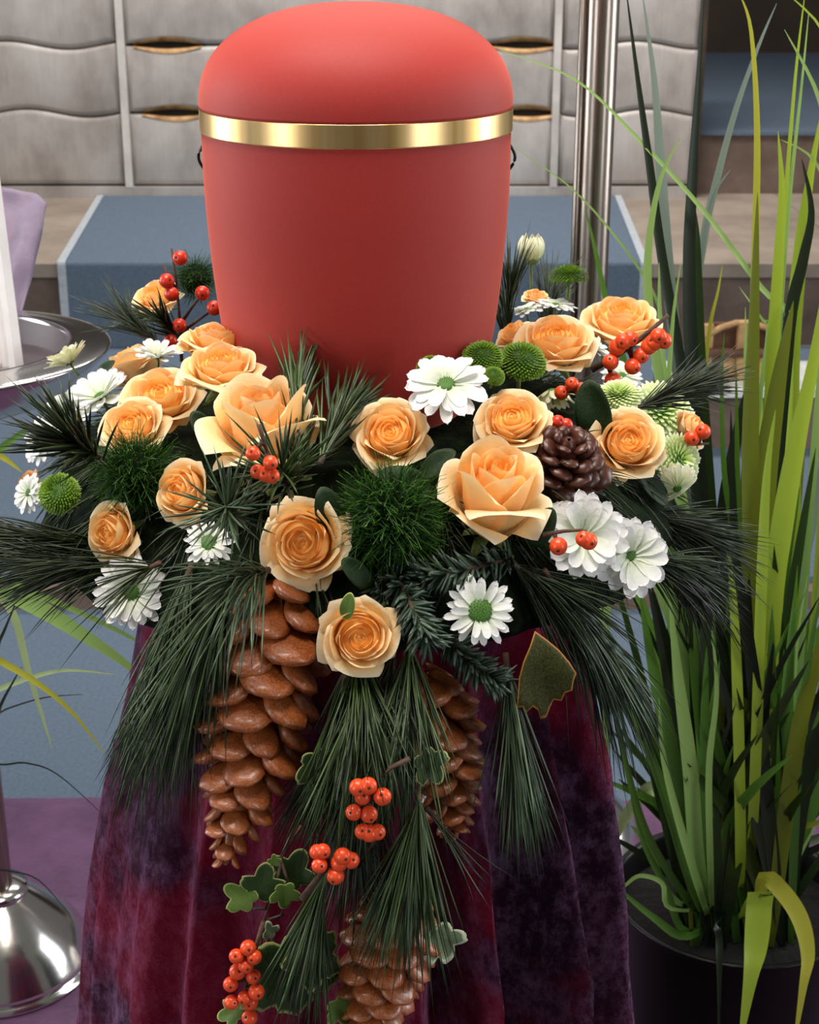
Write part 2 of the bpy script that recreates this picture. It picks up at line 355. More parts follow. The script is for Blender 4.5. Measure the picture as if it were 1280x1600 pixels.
ob('plinth', B().box(((XL+XR)/2, .0, .02), (XR-XL, .07, .04)).me('plinth', M['altar'], False), alt)
ob('corner_edge', B().box((XR+.012, .28, top/2), (.022, .60, top)).me('corner_edge', M['altar_gap'], False), alt)

# ------------------------------------------------------------------ purple cloth on the floor
v = []; f = []; nx, ny = 60, 40
for j in range(ny+1):
    for i in range(nx+1):
        x = -1.5+3.0*i/nx; y = .45+1.64*j/ny
        z = .005+.006*(noise.noise((x*4, y*7, 3))+.6)+.004*math.sin(y*16+2*noise.noise((x*1.5, y, 1)))
        if j in (ny,): z = .001
        v.append((x, y+.015*noise.noise((x*2, 0, 9)), max(z, .001)))
for j in range(ny):
    for i in range(nx): f.append([j*(nx+1)+i, j*(nx+1)+i+1, (j+1)*(nx+1)+i+1, (j+1)*(nx+1)+i])
tag(ob('floor_cloth', B().add(v, f).me('floor_cloth', M['purple'])), 'wrinkled plum purple cloth spread on the floor under the stands', 'cloth')

# ------------------------------------------------------------------ steel stands
def dome_stand(label, x, y, h, rp, rb, name='steel_stand'):
    r = root(name, label, 'stand', T((x, y, .008)))
    ob('domed_foot', B().lathe(catmull([(0.001, 0), (rb, 0), (rb, .012), (rb*.97, .022), (rb*.80, .055), (rb*.5, .088), (rp*1.9, .103), (rp*1.7, .106)], 4), 48).me('domed_foot', M['chrome']), r)
    ob('collar', B().lathe([(rp, .100), (rp*1.9, .100), (rp*1.95, .106), (rp*1.9, .112), (rp, .114)], 40).me('collar', M['chrome']), r)
    ob('pole', B().lathe([(rp, .10), (rp, h)], 32).me('pole', M['steel']), r)
    return r
base = atz(4, 1478, .03)
TX, TY = base.x, base.y
TZ = at(-66, 560, TY).z
st = dome_stand('polished steel dish stand with domed foot left of the velvet drape', TX, TY, TZ-.04, .020, .112, 'dish_stand')
dish = ob('dish', B().lathe(catmull([(.001, -.060), (.05, -.060), (.13, -.048), (.175, -.012), (.186, .0), (.184, .004), (.165, .006), (.146, .008), (.141, .004), (.137, -.022), (.131, -.026)], 3)+[(.001, -.026)], 64, (0, 0, TZ)).me('dish', M['chrome']), st)
ob('dish_lining', B().lathe([(.001, -.0245), (.130, -.0245), (.136, -.021), (.1405, .0035), (.1440, .0085)], 64, (0, 0, TZ)).me('dish_lining', M['tray']), dish)
pr = at(939, 60, 1.95)
dome_stand('tall brushed steel pole stand rising right of the red urn', pr.x, pr.y, 1.6, .0205, .105, 'pole_stand')
rp2 = sc.objects['pole_stand']
ob('pole_trim', B().tube([(-.023, -.008, .115), (-.023, -.008, 1.6)], .0045, 10).me('pole_trim', M['steel']), rp2)

# white photo frame standing in the dish
fb = atz(33, 588, TZ-.0245+.008)
fr = root('photo_frame', 'white moulded photo frame standing in the steel dish, cut by the left edge', 'frame')
fr.matrix_basis = T((fb.x, fb.y, TZ-.024)) @ Matrix.Rotation(math.radians(-4.5), 4, 'Y') @ Matrix.Rotation(math.radians(-9), 4, 'X') @ Matrix.Rotation(math.radians(-12), 4, 'Z')
FWd, FHt = .20, .26
def bar(x0, z0, x1, z1, nm):
    bb = B(); 
    horizontal = abs(x1-x0) > abs(z1-z0)
    for (o, wd, dp) in ((0, .007, .020), (.007, .012, .013), (.019, .004, .016)):
        if horizontal:
            s = 1 if z0 < FHt/2 else -1; zc = z0+s*(o+wd/2); bb.box(((x0+x1)/2, -dp/2+.01, zc), (abs(x1-x0)-2*o, dp, wd))
        else:
            s = -1 if x0 > -FWd/2 else 1; xc = x0+s*(o+wd/2); bb.box((xc, -dp/2+.01, (z0+z1)/2), (wd, dp, abs(z1-z0)-2*o))
    ob(nm, bb.me(nm, M['framewhite'], False), fr)
bar(0, 0, 0, FHt, 'stile'); bar(-FWd, 0, -FWd, FHt, 'stile'); bar(-FWd, 0, 0, 0, 'rail'); bar(-FWd, FHt, 0, FHt, 'rail')
ob('backing', B().box((-FWd/2, .008, FHt/2), (FWd-.03, .006, FHt-.03)).me('backing', M['paper'], False), fr)
# lavender tulle behind the frame
v = []; f = []; n = 24; tb = [at(-60, 262, 2.0), at(76, 316, 1.96), at(30, 500, 1.86), at(-60, 500, 1.86)]
for j in range(n+1):
    for i in range(n+1):
        a, b_ = i/n, j/n
        p = (tb[0]*(1-a)+tb[1]*a)*(1-b_)+(tb[3]*(1-a)+tb[2]*a)*b_
        v.append(p+Vector((0, .018*noise.noise((a*4, b_*3, 2))+.010*math.sin(a*11+b_*4), .006*noise.noise((a*5, b_*2, 5)))))
for j in range(n):
    for i in range(n): f.append([j*(n+1)+i, j*(n+1)+i+1, (j+1)*(n+1)+i+1, (j+1)*(n+1)+i])
tul = ob('tulle_cloth', B().add(v, f).me('tulle_cloth', M['lavender'])); tag(tul, 'pale lavender tulle gathered behind the white photo frame', 'cloth')
sd = tul.modifiers.new('thick', 'SOLIDIFY'); sd.thickness = .003

# small wooden thing on a slab beyond the grass
pb0 = atz(1040, 700, Z1); PBY = pb0.y; pz = at(1100, 606, PBY).z; x0 = pb0.x; x1 = atz(1330, 700, Z1).x
pl = root('stone_plinth', 'low brown stone plinth with white slab behind the tall grass', 'plinth', T(((x0+x1)/2, PBY+.12, Z1)))
ob('block', B().box((0, 0, (pz-Z1-.02)/2), (x1-x0, .24, pz-Z1-.02)).me('block', M['stone_dark'], False), pl)
ob('white_slab', B().box((0, -.005, pz-Z1-.010), (x1-x0+.01, .26, .02)).me('white_slab', M['marble'], False), pl)
wc = at(1150, 600, PBY+.1); k = mpp(wc)
cr = root('wooden_frame', 'small wooden frame with curved top on the white slab behind the grass', 'wooden frame', T((wc.x, PBY+.12, pz)))
hw = 58*k
for sx in (-1, 0, 1): ob('post', B().box((sx*hw*.9, -.05, 44*k), (14*k, .02, 88*k)).me('post', M['wood'], False), cr)
ob('arched_top', B().tube([(hw*t, -.055, (92-24*t*t)*k) for t in (-1, -.6, -.2, .2, .6, 1)], 5*k, 6).me('arched_top', M['wood']), cr)
ob('crossbar', B().tube([(hw*t, -.066, (46+2*math.sin(t*9))*k) for t in (-1, -.6, -.2, .2, .6, 1)], 7*k, 6).me('crossbar', M['wood_dark']), cr)
for i in range(4): ob('plank', B().box((-hw*.72+i*hw*.48, -.045, 20*k), (hw*.44, .012, 38*k)).me('plank', M['wood'] if i % 2 else M['wood_dark'], False), cr)
ob('back_board', B().box((0, -.02, 55*k), (hw*1.8, .012, 62*k)).me('back_board', M['wood_dark'], False), cr)

# ================================================================== DRAPED PEDESTAL
UX, UY = -.0345, 1.05
RZ = [(0.0, .262), (.412, .222), (.563, .203), (.649, .188), (.724, .168), (.80, .155), (.86, .147), (.885, .140), (.893, .125), (.8945, .06), (.895, .001)]
def rz(z):
    for (a, ra), (b_, rb) in zip(RZ, RZ[1:]):
        if a <= z <= b_: return ra+(rb-ra)*(z-a)/(b_-a)
    return RZ[-1][1]
v = []; f = []; NA = 360; zs = [.89*i/70 for i in range(71)]+[.8925, .894, .8948, .895]
for z in zs:
    for j in range(NA):
        a = 2*math.pi*j/NA - math.pi          # 0 = towards the camera, positive to the right
        lo = max(0, min(1, (.88-z)/.36))
        right = 1/(1+math.exp(-(a+.15)*5))
        am = lo*(.007+.032*right)
        ph = 10.6*a+.6*math.sin(2.3*a+1)+.8*noise.noise((a*1.2, z*1.3, 4))+.6*(z-.5)
        s = 1-2*abs(math.sin(ph))**.75          # sharp ridges, wide valleys
        s = s*.75+.25*math.sin(2*ph+1)
        r = rz(z)+am*s+lo*.004*math.sin(31*a+2*noise.noise((a*2, z*3, 8)))-.034*lo*right+.006*lo*(1-right)+lo*.004*noise.noise((a*3, z*5, 2))
        v.append((UX+r*math.sin(a), UY-r*math.cos(a), z+.002))
for i in range(len(zs)-1):
    f += [[i*NA+j, i*NA+(j+1) % NA, (i+1)*NA+(j+1) % NA, (i+1)*NA+j] for j in range(NA)]
f.append([(len(zs)-1)*NA+j for j in range(NA)])
tag(ob('velvet_drape', B().add(v, f).me('velvet_drape', M['velvet'])), 'dark purple crushed velvet cloth draped in folds over the pedestal', 'drape')

# ================================================================== URN
urn = root('urn', 'matte red cremation urn with domed lid and gold band', 'urn', T((UX, UY, .930)))
zu = -.930
lidp = [(.1015*math.cos(t)**(2/2.25), 1.1385+.0625*math.sin(t)**(2/2.25)) for t in [math.pi/2*(1-k/40) for k in range(41)]]+[(.1015, 1.1372)]
ob('lid', B().lathe([(max(r, .0002), z+zu) for r, z in lidp]+[(.0985, 1.1362+zu)], 96).me('lid', M['urn']), urn)
bodyp = catmull([(.1005, 1.1372), (.1006, 1.120), (.1002, 1.081), (.0975, 1.0385), (.0940, 1.004), (.0900, .977), (.084, .954), (.076, .940), (.066, .932), (.04, .930), (.0005, .930)], 6)
ob('body', B().lathe([(r, z+zu) for r, z in bodyp], 96).me('body', M['urn']), urn)
ob('gold_band', B().lathe([(.1003, 1.1366+zu), (.1015, 1.1366+zu), (.1016, 1.1362+zu), (.1016, 1.1358+zu), (.1016, 1.1232+zu), (.1016, 1.1228+zu), (.1015, 1.1224+zu), (.1003, 1.1222+zu)], 128).me('gold_band', M['gold']), urn)
for sx in (-1, 1):
    pts = [(sx*(.0996+.0040*math.sin(t*math.pi)), -.004+.003*t, 1.1125+zu-.017*t) for t in [i/8 for i in range(9)]]
    ob('cord_loop', B().tube(pts, .0010, 8).me('cord_loop', M['black']), urn)

# ================================================================== WREATH
ZT = [(0, .93), (.085, .945), (.12, .962), (.155, .962), (.20, .930), (.235, .885), (.265, .835), (.30, .76)]
def zt(r):
    for (a, za), (b_, zb) in zip(ZT, ZT[1:]):
        if a <= r <= b_: return za+(zb-za)*(r-a)/(b_-a)
    return .7
def onw(x, y, up=0.0):            # where the sight line of a pixel meets the wreath
    d = ray(x, y); Y = .62
    while Y < 1.45:
        p = CAMP+d*(Y/d.y); r = math.hypot(p.x-UX, p.y-UY)
        if p.z <= zt(r)+up: return p
        Y += .002
    return at(x, y, 1.2)
def place(x, y, Y=None): return at(x, y, Y) if Y else onw(x, y)
prof = [(.092, .915), (.100, .925), (.13, .934), (.16, .930), (.19, .910), (.215, .880), (.222, .856), (.205, .838), (.15, .8985), (.10, .8985)]
prof[7:] = [(.205, .845), (.165, .850), (.150, .8975), (.10, .8985), (.092, .915)]
bb = B().lathe(catmull(prof, 4), 120)
for i, p in enumerate(bb.v):
    k_ = noise.noise((p.x*22, p.y*22, p.z*22))*.010+noise.noise((p.x*60, p.y*60, p.z*60))*.005
    d = Vector((p.x, p.y, 0)).normalized(); bb.v[i] = p+d*k_*.7+Vector((0, 0, k_ if p.z > .9 else 0))
tag(ob('wreath_base', bb.me('wreath_base', M['moss']), None, T((UX, UY, 0))), 'dark mossy wreath ring lying around the foot of the urn', 'wreath')
plate = tag(ob('urn_plate', B().lathe([(.0005, .8955), (.09, .8955), (.095, .90), (.095, .925), (.09, .9295), (.0005, .9295)], 48).me('urn_plate', M['moss']), None, T((UX, UY, 0))), 'dark plate inside the wreath that carries the urn', 'plate')

# ------------------------------------------------------------------ roses
def petal_grid(fn, nu=8, nv=8):
    v = []; uv = []; f = []
    for j in range(nv+1):
        for i in range(nu+1):
            u_, v_ = 2*i/nu-1, 1-(1-j/nv)**1.45; v.append(fn(u_, v_)); uv.append((i/nu, j/nv))
    for j in range(nv):
        for i in range(nu): a = j*(nu+1)+i; f.append([a, a+1, a+nu+2, a+nu+1])
    return v, f, uv
def sm(t): t = max(0, min(1, t)); return t*t*(3-2*t)
def rose_petal(rb, rm, ht, A, curl, drop, seed, roll=.0, point=0.0, nar=.5):
    rs = random.Random(seed); p1, p2, k1 = rs.uniform(0, 6), rs.uniform(0, 6), rs.uniform(.7, 1.3)
    tw = rs.uniform(.04, .14)
    def fn(u_, v_):
        ve = v_*(1-.17*abs(u_)**2.4 + point*max(0, .35-abs(u_))*.4)
        top = max(0, (v_-.62)/.38)
        ang = u_*A*(.40+.60*sm(v_/.55))*math.sqrt(1-nar*top*top)
        r = rb+(rm-rb)*math.sin(math.pi/2*min(1, v_/.6))
        r += curl*max(0, (v_-.5)/.5)**2*k1
        r *= 1+tw*u_
        r += roll*abs(u_)**3*v_**2+.022*math.sin(4*ang+p1)*v_*v_*(.3+rm)
        z = ht*ve-drop*max(0, (v_-.55)/.45)**2*k1+.018*math.sin(5*ang+p2)*v_*v_
        return (r*math.cos(ang), r*math.sin(ang), z)
    return fn
D = math.radians
ROSE = {   # petals, claw radius, belly radius, height, half angle, outward curl, tip drop, material, edge roll
 'open': [(3, .02, .09, .86, 85, -.03, 0, 'pet_in', 0), (3, .04, .17, .90, 78, -.03, 0, 'pet_in', 0), (4, .06, .26, .93, 68, -.01, 0, 'pet_in', .01), (4, .07, .36, .94, 66, .02, 0, 'pet_mid', .02),
          (5, .08, .47, .92, 58, .05, .01, 'pet_mid', .03), (5, .09, .59, .86, 54, .10, .03, 'pet_mid', .05), (5, .10, .68, .78, 54, .24, .13, 'pet_out', .05), (4, .10, .72, .62, 50, .30, .22, 'pet_out', .05)],
 'half': [(3, .02, .09, 1.04, 85, -.03, 0, 'pet_in', 0), (3, .04, .18, 1.08, 78, -.02, 0, 'pet_in', 0), (3, .06, .28, 1.10, 76, .0, 0, 'pet_in', .0), (3, .07, .39, 1.10, 76, .02, 0, 'pet_mid', .0),
          (4, .08, .51, 1.06, 64, .05, .0, 'pet_mid', .03), (4, .10, .62, .98, 60, .10, .04, 'pet_mid', .05), (4, .10, .68, .88, 58, .24, .15, 'pet_out', .05), (2, .10, .72, .66, 48, .32, .24, 'pet_out', .05)],
 'tall': [(3, .02, .09, 1.34, 85, -.03, 0, 'pet_in', 0), (3, .04, .17, 1.40, 78, -.02, 0, 'pet_in', 0), (3, .06, .26, 1.42, 76, .0, 0, 'pet_in', 0), (3, .08, .36, 1.44, 78, .01, 0, 'pet_mid', .0),
          (3, .12, .48, 1.46, 78, .03, 0, 'pet_mid', .02), (3, .14, .60, 1.48, 68, .16, .03, 'pet_mid', .06), (3, .14, .66, 1.26, 60, .36, .22, 'pet_out', .06), (3, .14, .68, .90, 54, .44, .34, 'pet_out', .06)],
}
ROSE['grand'] = [(n_, rb, rm, ht*1.22, A, cu*(.75 if k_ == 5 else 1), dr, mt, ro) for k_, (n_, rb, rm, ht, A, cu, dr, mt, ro) in enumerate(ROSE['tall'])]
PET = {}
for kind, layers in ROSE.items():
    for li, (n_, rb, rm, ht, A, cu, dr, mt, ro) in enumerate(layers):
        for vr in range(2):
            vv, ff, uu = petal_grid(rose_petal(rb, rm, ht, D(A), cu, dr, li*10+vr, ro, .12 if li >= 5 else 0, .15 if li < 4 else .6), 10 if li > 3 else 8, 8 if li > 3 else 6)
            PET[kind, li, vr] = (vv, ff, uu, mt)
PMESH = {}
def petal_mesh(kind, li, vr, brown):
    key = (kind, li, vr, brown)
    if key not in PMESH:
        vv, ff, uu, mt = PET[kind, li, vr]; PMESH[key] = mk('petal', vv, ff, M['pet_brown' if brown and li > 2 else mt], uu)
    return PMESH[key]
# calyx with five sepals
bb = B().lathe(catmull([(.03, -.34), (.035, -.22), (.10, -.16), (.15, -.06), (.12, .03)], 3), 12)
CALYX = bb.me('calyx', M['sepal'])
def sepal_fn(u_, v_):
    wd = .16*math.sin(math.pi*min(1, .18+.82*v_))*(1-v_*.5); r = .10+.62*v_; return (r, u_*wd, .02-.10*v_+.05*math.sin(v_*6)-.05*abs(u_))
sv, sf, suv = petal_grid(sepal_fn, 2, 5); SEPAL = mk('sepal', sv, sf, M['sepal'], suv)
HEART = B().lathe(catmull([(.06, 0), (.30, .20), (.52, .45), (.50, .60), (.34, .72), (.16, .77), (.0005, .78)], 4), 20).me('heart', M['pet_heart'])  # filler dome added so the gaps between petals do not go dark
def rose(x, y, dpx, face, label, kind='open', Y=None, spin=0, brown=False):
    p = place(x, y, Y); fz = cdir(*face); s = dpx*1.12/2*mpp(p)
    off = {'open': .62, 'half': .70, 'tall': .85, 'grand': .95}[kind]
    r = root('rose', label, 'rose', basis(fz, spin, p-fz*(off*s), s), 'peach roses of the wreath')
    rs = random.Random(int(x*7+y))
    for li, lay in enumerate(ROSE[kind]):
        n_ = lay[0]; a0 = li*1.1+rs.uniform(-.3, .3)
        for q in range(n_):
            m = Matrix.Rotation(a0+2*math.pi*q/n_+rs.uniform(-.12, .12), 4, 'Z') @ Matrix.Rotation(rs.uniform(-.05, .05)*(li > 2), 4, 'Y') @ Matrix.Diagonal((1, 1, rs.uniform(.96, 1.04), 1))
            ob('petal', petal_mesh(kind, li, (q+li) % 2, brown), r, m)
    hz = {'open': 1, 'half': 1.18, 'tall': 1.5, 'grand': 1.85}[kind]; ob('heart', HEART, r, Matrix.Diagonal((1, 1, hz, 1)))
    cx_ = ob('calyx', CALYX, r)
    for q in range(5): ob('sepal', SEPAL, cx_, Matrix.Rotation(q*2*math.pi/5+.3, 4, 'Z'))
    return r
rose(243, 462, 70, (-.2, .65, .7), 'small peach rose beside the upright red berries left of the urn', Y=1.20)
rose(204, 566, 96, (-.45, .88, .12), 'peach rose turned away towards the steel dish, seen from its side', 'half')
rose(337, 528, 104, (.05, .93, .35), 'peach rose tight against the left foot of the urn, behind another', Y=1.01)
rose(345, 570, 118, (.0, .80, .58), 'wide open peach rose directly behind the tall large rose left of the urn', Y=.955)
rose(250, 618, 116, (-.05, .62, .78), 'open peach rose overlapping a lower one on the left of the wreath')
rose(206, 664, 100, (-.15, .5, .85), 'peach rose tucked under another above the left green bristle ball')
rose(412, 662, 168, (-.12, .88, .45), 'large tall peach rose with folded outer petals behind orange berries', 'tall', Y=.90, spin=.6)
rose(284, 768, 98, (-.5, .12, .85), 'peach rose half covered by dark pine needles left of centre', 'half')
rose(174, 832, 94, (-.5, .0, .86), 'peach rosebud facing left above the lowest left daisy', 'half', spin=.5)
rose(42, 758, 46, (-.7, .2, .6), 'small wilting peach rose at the far left tip of the wreath', 'half', brown=True)
rose(474, 848, 134, (-.18, .02, 1), 'large peach rose facing forward above the long pine cone', spin=.4)
rose(610, 677, 114, (-.05, .36, .93), 'peach rose in the middle just below the red urn', spin=1.0)
rose(562, 996, 118, (.12, -.02, 1), 'lowest peach rose at the front over the hanging pine needles', Y=.80, spin=.2)
rose(772, 772, 150, (.10, .76, .64), 'largest peach rose with tall opened outer petals right of centre', 'grand', Y=.86, spin=2.4)
rose(800, 655, 108, (-.08, .5, .86), 'peach rose directly above the largest rose right of centre')
rose(868, 530, 118, (-.05, .72, .68), 'open peach rose behind the green pompoms right of the urn', Y=1.08)
rose(803, 522, 62, (-.5, .7, .4), 'small peach rose squeezed between the urn and a larger rose', 'half', Y=1.12)
rose(970, 497, 120, (.0, .80, .58), 'open peach rose highest on the right, above the berry branch', Y=1.14)
rose(982, 690, 110, (.05, .32, .94), 'peach rose beside the lime chrysanthemum on the right', spin=.8)
rose(1084, 670, 62, (.75, .35, .4), 'small peach rose facing right at the right tip of the wreath', 'half', Y=1.07)
rose(838, 462, 40, (.1, .8, .5), 'tiny peach rose below the closed white bud behind the wreath', Y=1.22)

# ------------------------------------------------------------------ daisies
def daisy_petal(L, wd, lift, cup, r0=.12, quill=0):
    def fn(u_, v_):
        t = r0+(L-r0)*v_; ww = wd*(.45+.55*sm(v_/.5))*math.sqrt(max(0, 1-max(0, (v_-.70)/.30)**2.4)) + .002
        z = lift*v_-cup*v_*v_+.10*abs(u_)**2*wd*3*(1-v_*.5)+quill*abs(u_)*.1
        return (t*(1-.03*u_*u_), u_*ww, z)
    return fn
DM = {}
def daisy_mesh(key, *a):
    if (key, a) not in DM:
        vv, ff, uu = petal_grid(daisy_petal(*a), 4, 8); DM[key, a] = mk('petal', vv, ff, M[key], uu)
    return DM[key, a]
bb = B().lathe(catmull([(.20, -.02), (.20, .04), (.17, .09), (.10, .115), (.001, .12)], 3), 16)
for i in range(60):
    r_ = .19*math.sqrt((i+.5)/60); a_ = i*2.39996; zz = .12-.9*r_*r_*1.2
    bb.add([(r_*math.cos(a_)+dx, r_*math.sin(a_)+dy, zz+dz) for dx, dy, dz in ((.014, 0, 0), (-.007, .012, 0), (-.007, -.012, 0), (0, 0, .035))], [[0, 1, 3], [1, 2, 3], [2, 0, 3]])
EYE = bb.me('eye', M['eye'])
DSTEM = B().tube([(0, 0, 0), (.02, 0, -.3), (.0, .02, -.6)], .05, 8).me('stem', M['sepal'])
def daisy(x, y, dpx, face, label, Y=None, key='white', n=(17, 13), wd=.15, lift=.12, cup=.18, eye=1.0, gap=None, spin=0, lens2=.86, name='daisy'):
    p = place(x, y, Y); fz = cdir(*face); s = dpx/2*mpp(p)
    r = root(name, label, 'flower', basis(fz, spin, p, s), 'white daisies of the wreath')
    rs = random.Random(int(x*3+y*5))
    for ring, nn in enumerate(n):
        for q in range(nn):
            a_ = 2*math.pi*(q+.5*ring)/nn+rs.uniform(-.09, .09)
            if gap and ring == 0 and gap[0] < a_ % (2*math.pi) < gap[1]: continue
            k_ = rs.uniform(.9, 1.06)
            m = Matrix.Rotation(a_, 4, 'Z') @ Matrix.Rotation(rs.uniform(-.16, .10)-(.16 if ring else 0), 4, 'Y') @ Matrix.Rotation(rs.uniform(-.25, .25), 4, 'X') @ Matrix.Diagonal((k_, rs.uniform(.9, 1.1), 1, 1))
            ob('petal', daisy_mesh(key, 1.0 if ring == 0 else lens2, wd, lift+.05*ring, cup), r, m @ T((0, 0, .012*ring)))
    ob('eye', EYE, r, Matrix.Diagonal((eye, eye, eye, 1))); ob('stem', DSTEM, r)
    return r
daisy(110, 568, 78, (-.5, .8, .2), 'cream daisy at the far left against the steel dish', key='cream', lift=.5, cup=.1)
daisy(158, 622, 118, (-.3, .75, .6), 'white daisy left of the overlapping roses, above the dark pine fan', lift=.3, cup=.1)
daisy(108, 640, 110, (-.5, .6, .6), 'white daisy behind the dark pine fan on the far left')
daisy(247, 558, 78, (.1, .85, .4), 'small white daisy wedged between two peach roses on the left', lift=.4)
daisy(72, 684, 100, (-.6, .4, .65), 'white daisy showing through the spread pine needles far left')
daisy(46, 770, 70, (-.6, .2, .7), 'white daisy beside the round green pompom at the left tip')
daisy(326, 850, 86, (.1, .45, .85), 'small white daisy with green eye under the pine tuft left of centre', eye=1.7, wd=.10, lift=.25, cup=.2, n=(15, 15), Y=.83)
daisy(204, 925, 122, (.35, .05, .9), 'white daisy lowest on the left with its eye turned right', eye=1.2, wd=.13, n=(19, 14), lift=.22, Y=.86)
daisy(697, 603, 146, (-.05, .62, .75), 'large white daisy touching the front of the red urn', eye=1.05, wd=.15, lift=.12, cup=.25, spin=.3, Y=.905)
daisy(750, 955, 118, (.1, .12, 1), 'white daisy with large green eye below the largest rose', eye=1.75, wd=.11, n=(17, 15), lift=.18, cup=.15, Y=.82)
daisy(910, 838, 146, (.25, .15, .95), 'large white daisy with an orange berry in front of its eye', eye=.8, wd=.18, lift=.3, cup=.2, n=(16, 13))
daisy(984, 868, 136, (.3, .05, .95), 'large white daisy lowest on the right side of the wreath', eye=.75, wd=.18, lift=.3, cup=.2, n=(16, 12), spin=.5)
daisy(868, 478, 70, (.1, .85, .3), 'white daisy peeking above the open roses right of the urn', Y=1.20)
daisy(822, 485, 60, (-.2, .8, .3), 'white daisy half hidden beside the dark needles right of the urn', Y=1.19)
daisy(972, 588, 74, (.2, .6, .6), 'white daisy beneath the branch of orange berries on the right')
daisy(928, 546, 62, (.6, .6, .3), 'white daisy seen edge on between the two highest right roses', Y=1.10, lift=.4)
daisy(862, 612, 70, (-.1, .75, -.1), 'drooping off white daisy under the open rose right of the urn', key='cream', lift=-.4, cup=.3, Y=1.02)
daisy(1058, 762, 76, (.2, -.5, .5), 'white daisy seen from behind below the lime chrysanthemums', key='cream', lift=-.3, cup=.3)
# closed bud
pb = at(830, 390, 1.24); s = 23*mpp(pb)
bud = root('daisy_bud', 'closed white daisy bud standing highest right of the urn', 'flower', basis((0, -.05, 1), 0, pb, s), 'white daisies of the wreath')
def budp(u_, v_):
    w_ = .42*math.sin(math.pi*min(1, .12+.80*v_)); r = .18+.75*math.sin(math.pi*(.08+.72*v_)); a_ = u_*w_/max(r, .2)*.9
    return (r*math.cos(a_), r*math.sin(a_), -.8+1.75*v_-.1*abs(u_))
vv, ff, uu = petal_grid(budp, 4, 7); bm_ = mk('petal', vv, ff, M['cream'], uu)
for q in range(9): ob('petal', bm_, bud, Matrix.Rotation(q*.698, 4, 'Z') @ Matrix.Diagonal((1, 1, 1+.1*(q % 2), 1)))
for q in range(6): ob('petal', bm_, bud, Matrix.Rotation(q*1.047+.3, 4, 'Z') @ Matrix.Diagonal((.6, .7, 1.05, 1)))
ob('calyx', B().lathe([(.05, -1.1), (.35, -1.0), (.62, -.72), (.70, -.5), (.5, -.5)], 14).me('calyx', M['sepal']), bud)
ob('stem', B().tube([(0, 0, -1.0), (.1, 0, -2.5), (.1, 0, -4.4)], .10, 8).me('stem', M['sepal']), bud)

# ------------------------------------------------------------------ chrysanthemums: lime, pompom and bristle balls
def florets(n, up0, size, wd, rflat, key, name, seed, inward=.0):
    rs = random.Random(seed); bb = B()
    for i in range(n):
        zc = 1-(1-up0)*(i+.5)/n; rr = math.sqrt(max(0, 1-zc*zc)); a_ = i*2.39996
        d = Vector((rr*math.cos(a_), rr*math.sin(a_), zc)); t = Vector((-math.sin(a_), math.cos(a_), 0)); b_ = d.cross(t)
        lift = (d*(1-inward)+Vector((0, 0, 1))*inward).normalized()
        L = size*rs.uniform(.85, 1.15); o = d*(1-size)
        o.z *= rflat
        vv = []; uu = []
        for j, (s_, w_) in enumerate(((0, .5), (.5, 1), (.85, .85), (1.0, .3))):
            c = o+lift*L*s_+b_*(-.25*L*s_*s_)+t*rs.uniform(-.02, .02)
            vv += [c-t*wd*w_, c+d*wd*.35*w_, c+t*wd*w_]; uu += [(0, j/3), (.5, j/3), (1, j/3)]
        bb.add(vv, [[3*j+k_, 3*j+k_+1, 3*j+k_+4, 3*j+k_+3] for j in range(3) for k_ in range(2)], uu)
    return bb.me(name, M[key])
POM = florets(420, -.35, .32, .052, .75, 'pom', 'florets', 1)
LIME = florets(260, -.25, .50, .075, .55, 'lime', 'florets', 2, .1)
CORE = B().lathe(catmull([(.001, -.5), (.35, -.42), (.62, -.15), (.62, .2), (.4, .42), (.001, .5)], 3), 20).me('heart', M['eye'])
def mum(x, y, dpx, face, label, me, nm, Y=None, sq=1.0, grp='green pompom flowers'):
    p = place(x, y, Y); s = dpx/2*mpp(p); fz = cdir(*face)
    r = root(nm, label, 'flower', basis(fz, rnd(0, 6), p, s) @ Matrix.Diagonal((1, 1, sq, 1)), grp)
    stuff(ob('florets', me, r)); ob('heart', CORE, r, Matrix.Diagonal((1, 1, .8, 1))); ob('stem', DSTEM, r, T((0, 0, -.3)) @ Matrix.Diagonal((2, 2, 2, 1)))
for a_ in [(889, 433, 64, (0, 1, .1), 'flat green pompom flower on a stem above the right roses', 1.21, .75),
           (754, 560, 66, (0, .75, .6), 'green pompom flower just right of the large white daisy', .985, .9),
           (816, 566, 78, (.1, .75, .6), 'largest green pompom flower, in front of the open right rose', 1.0, .9),
           (672, 573, 46, (-.2, .9, .3), 'green pompom flower touching the urn behind the large daisy', .935, .9),
           (772, 588, 36, (.2, .6, .6), 'smallest green pompom flower under its two larger neighbours', .95, .9),
           (93, 772, 68, (-.3, .3, .9), 'round green pompom flower at the left side of the wreath', None, 1.0)]:
    mum(a_[0], a_[1], a_[2], a_[3], a_[4], POM, 'pompom_flower', a_[5], a_[6])
for a_ in [(1028, 645, 112, (.1, .55, .8), 'round lime and cream chrysanthemum behind the right peach rose', None),
           (966, 620, 76, (-.1, .8, .5), 'small lime chrysanthemum above the right peach rose', 1.02),
           (1058, 718, 84, (.5, .1, .8), 'lime chrysanthemum hanging below the right tip berries', None)]:
    mum(a_[0], a_[1], a_[2], a_[3], a_[4], LIME, 'lime_chrysanthemum', a_[5], .8, 'lime chrysanthemums')
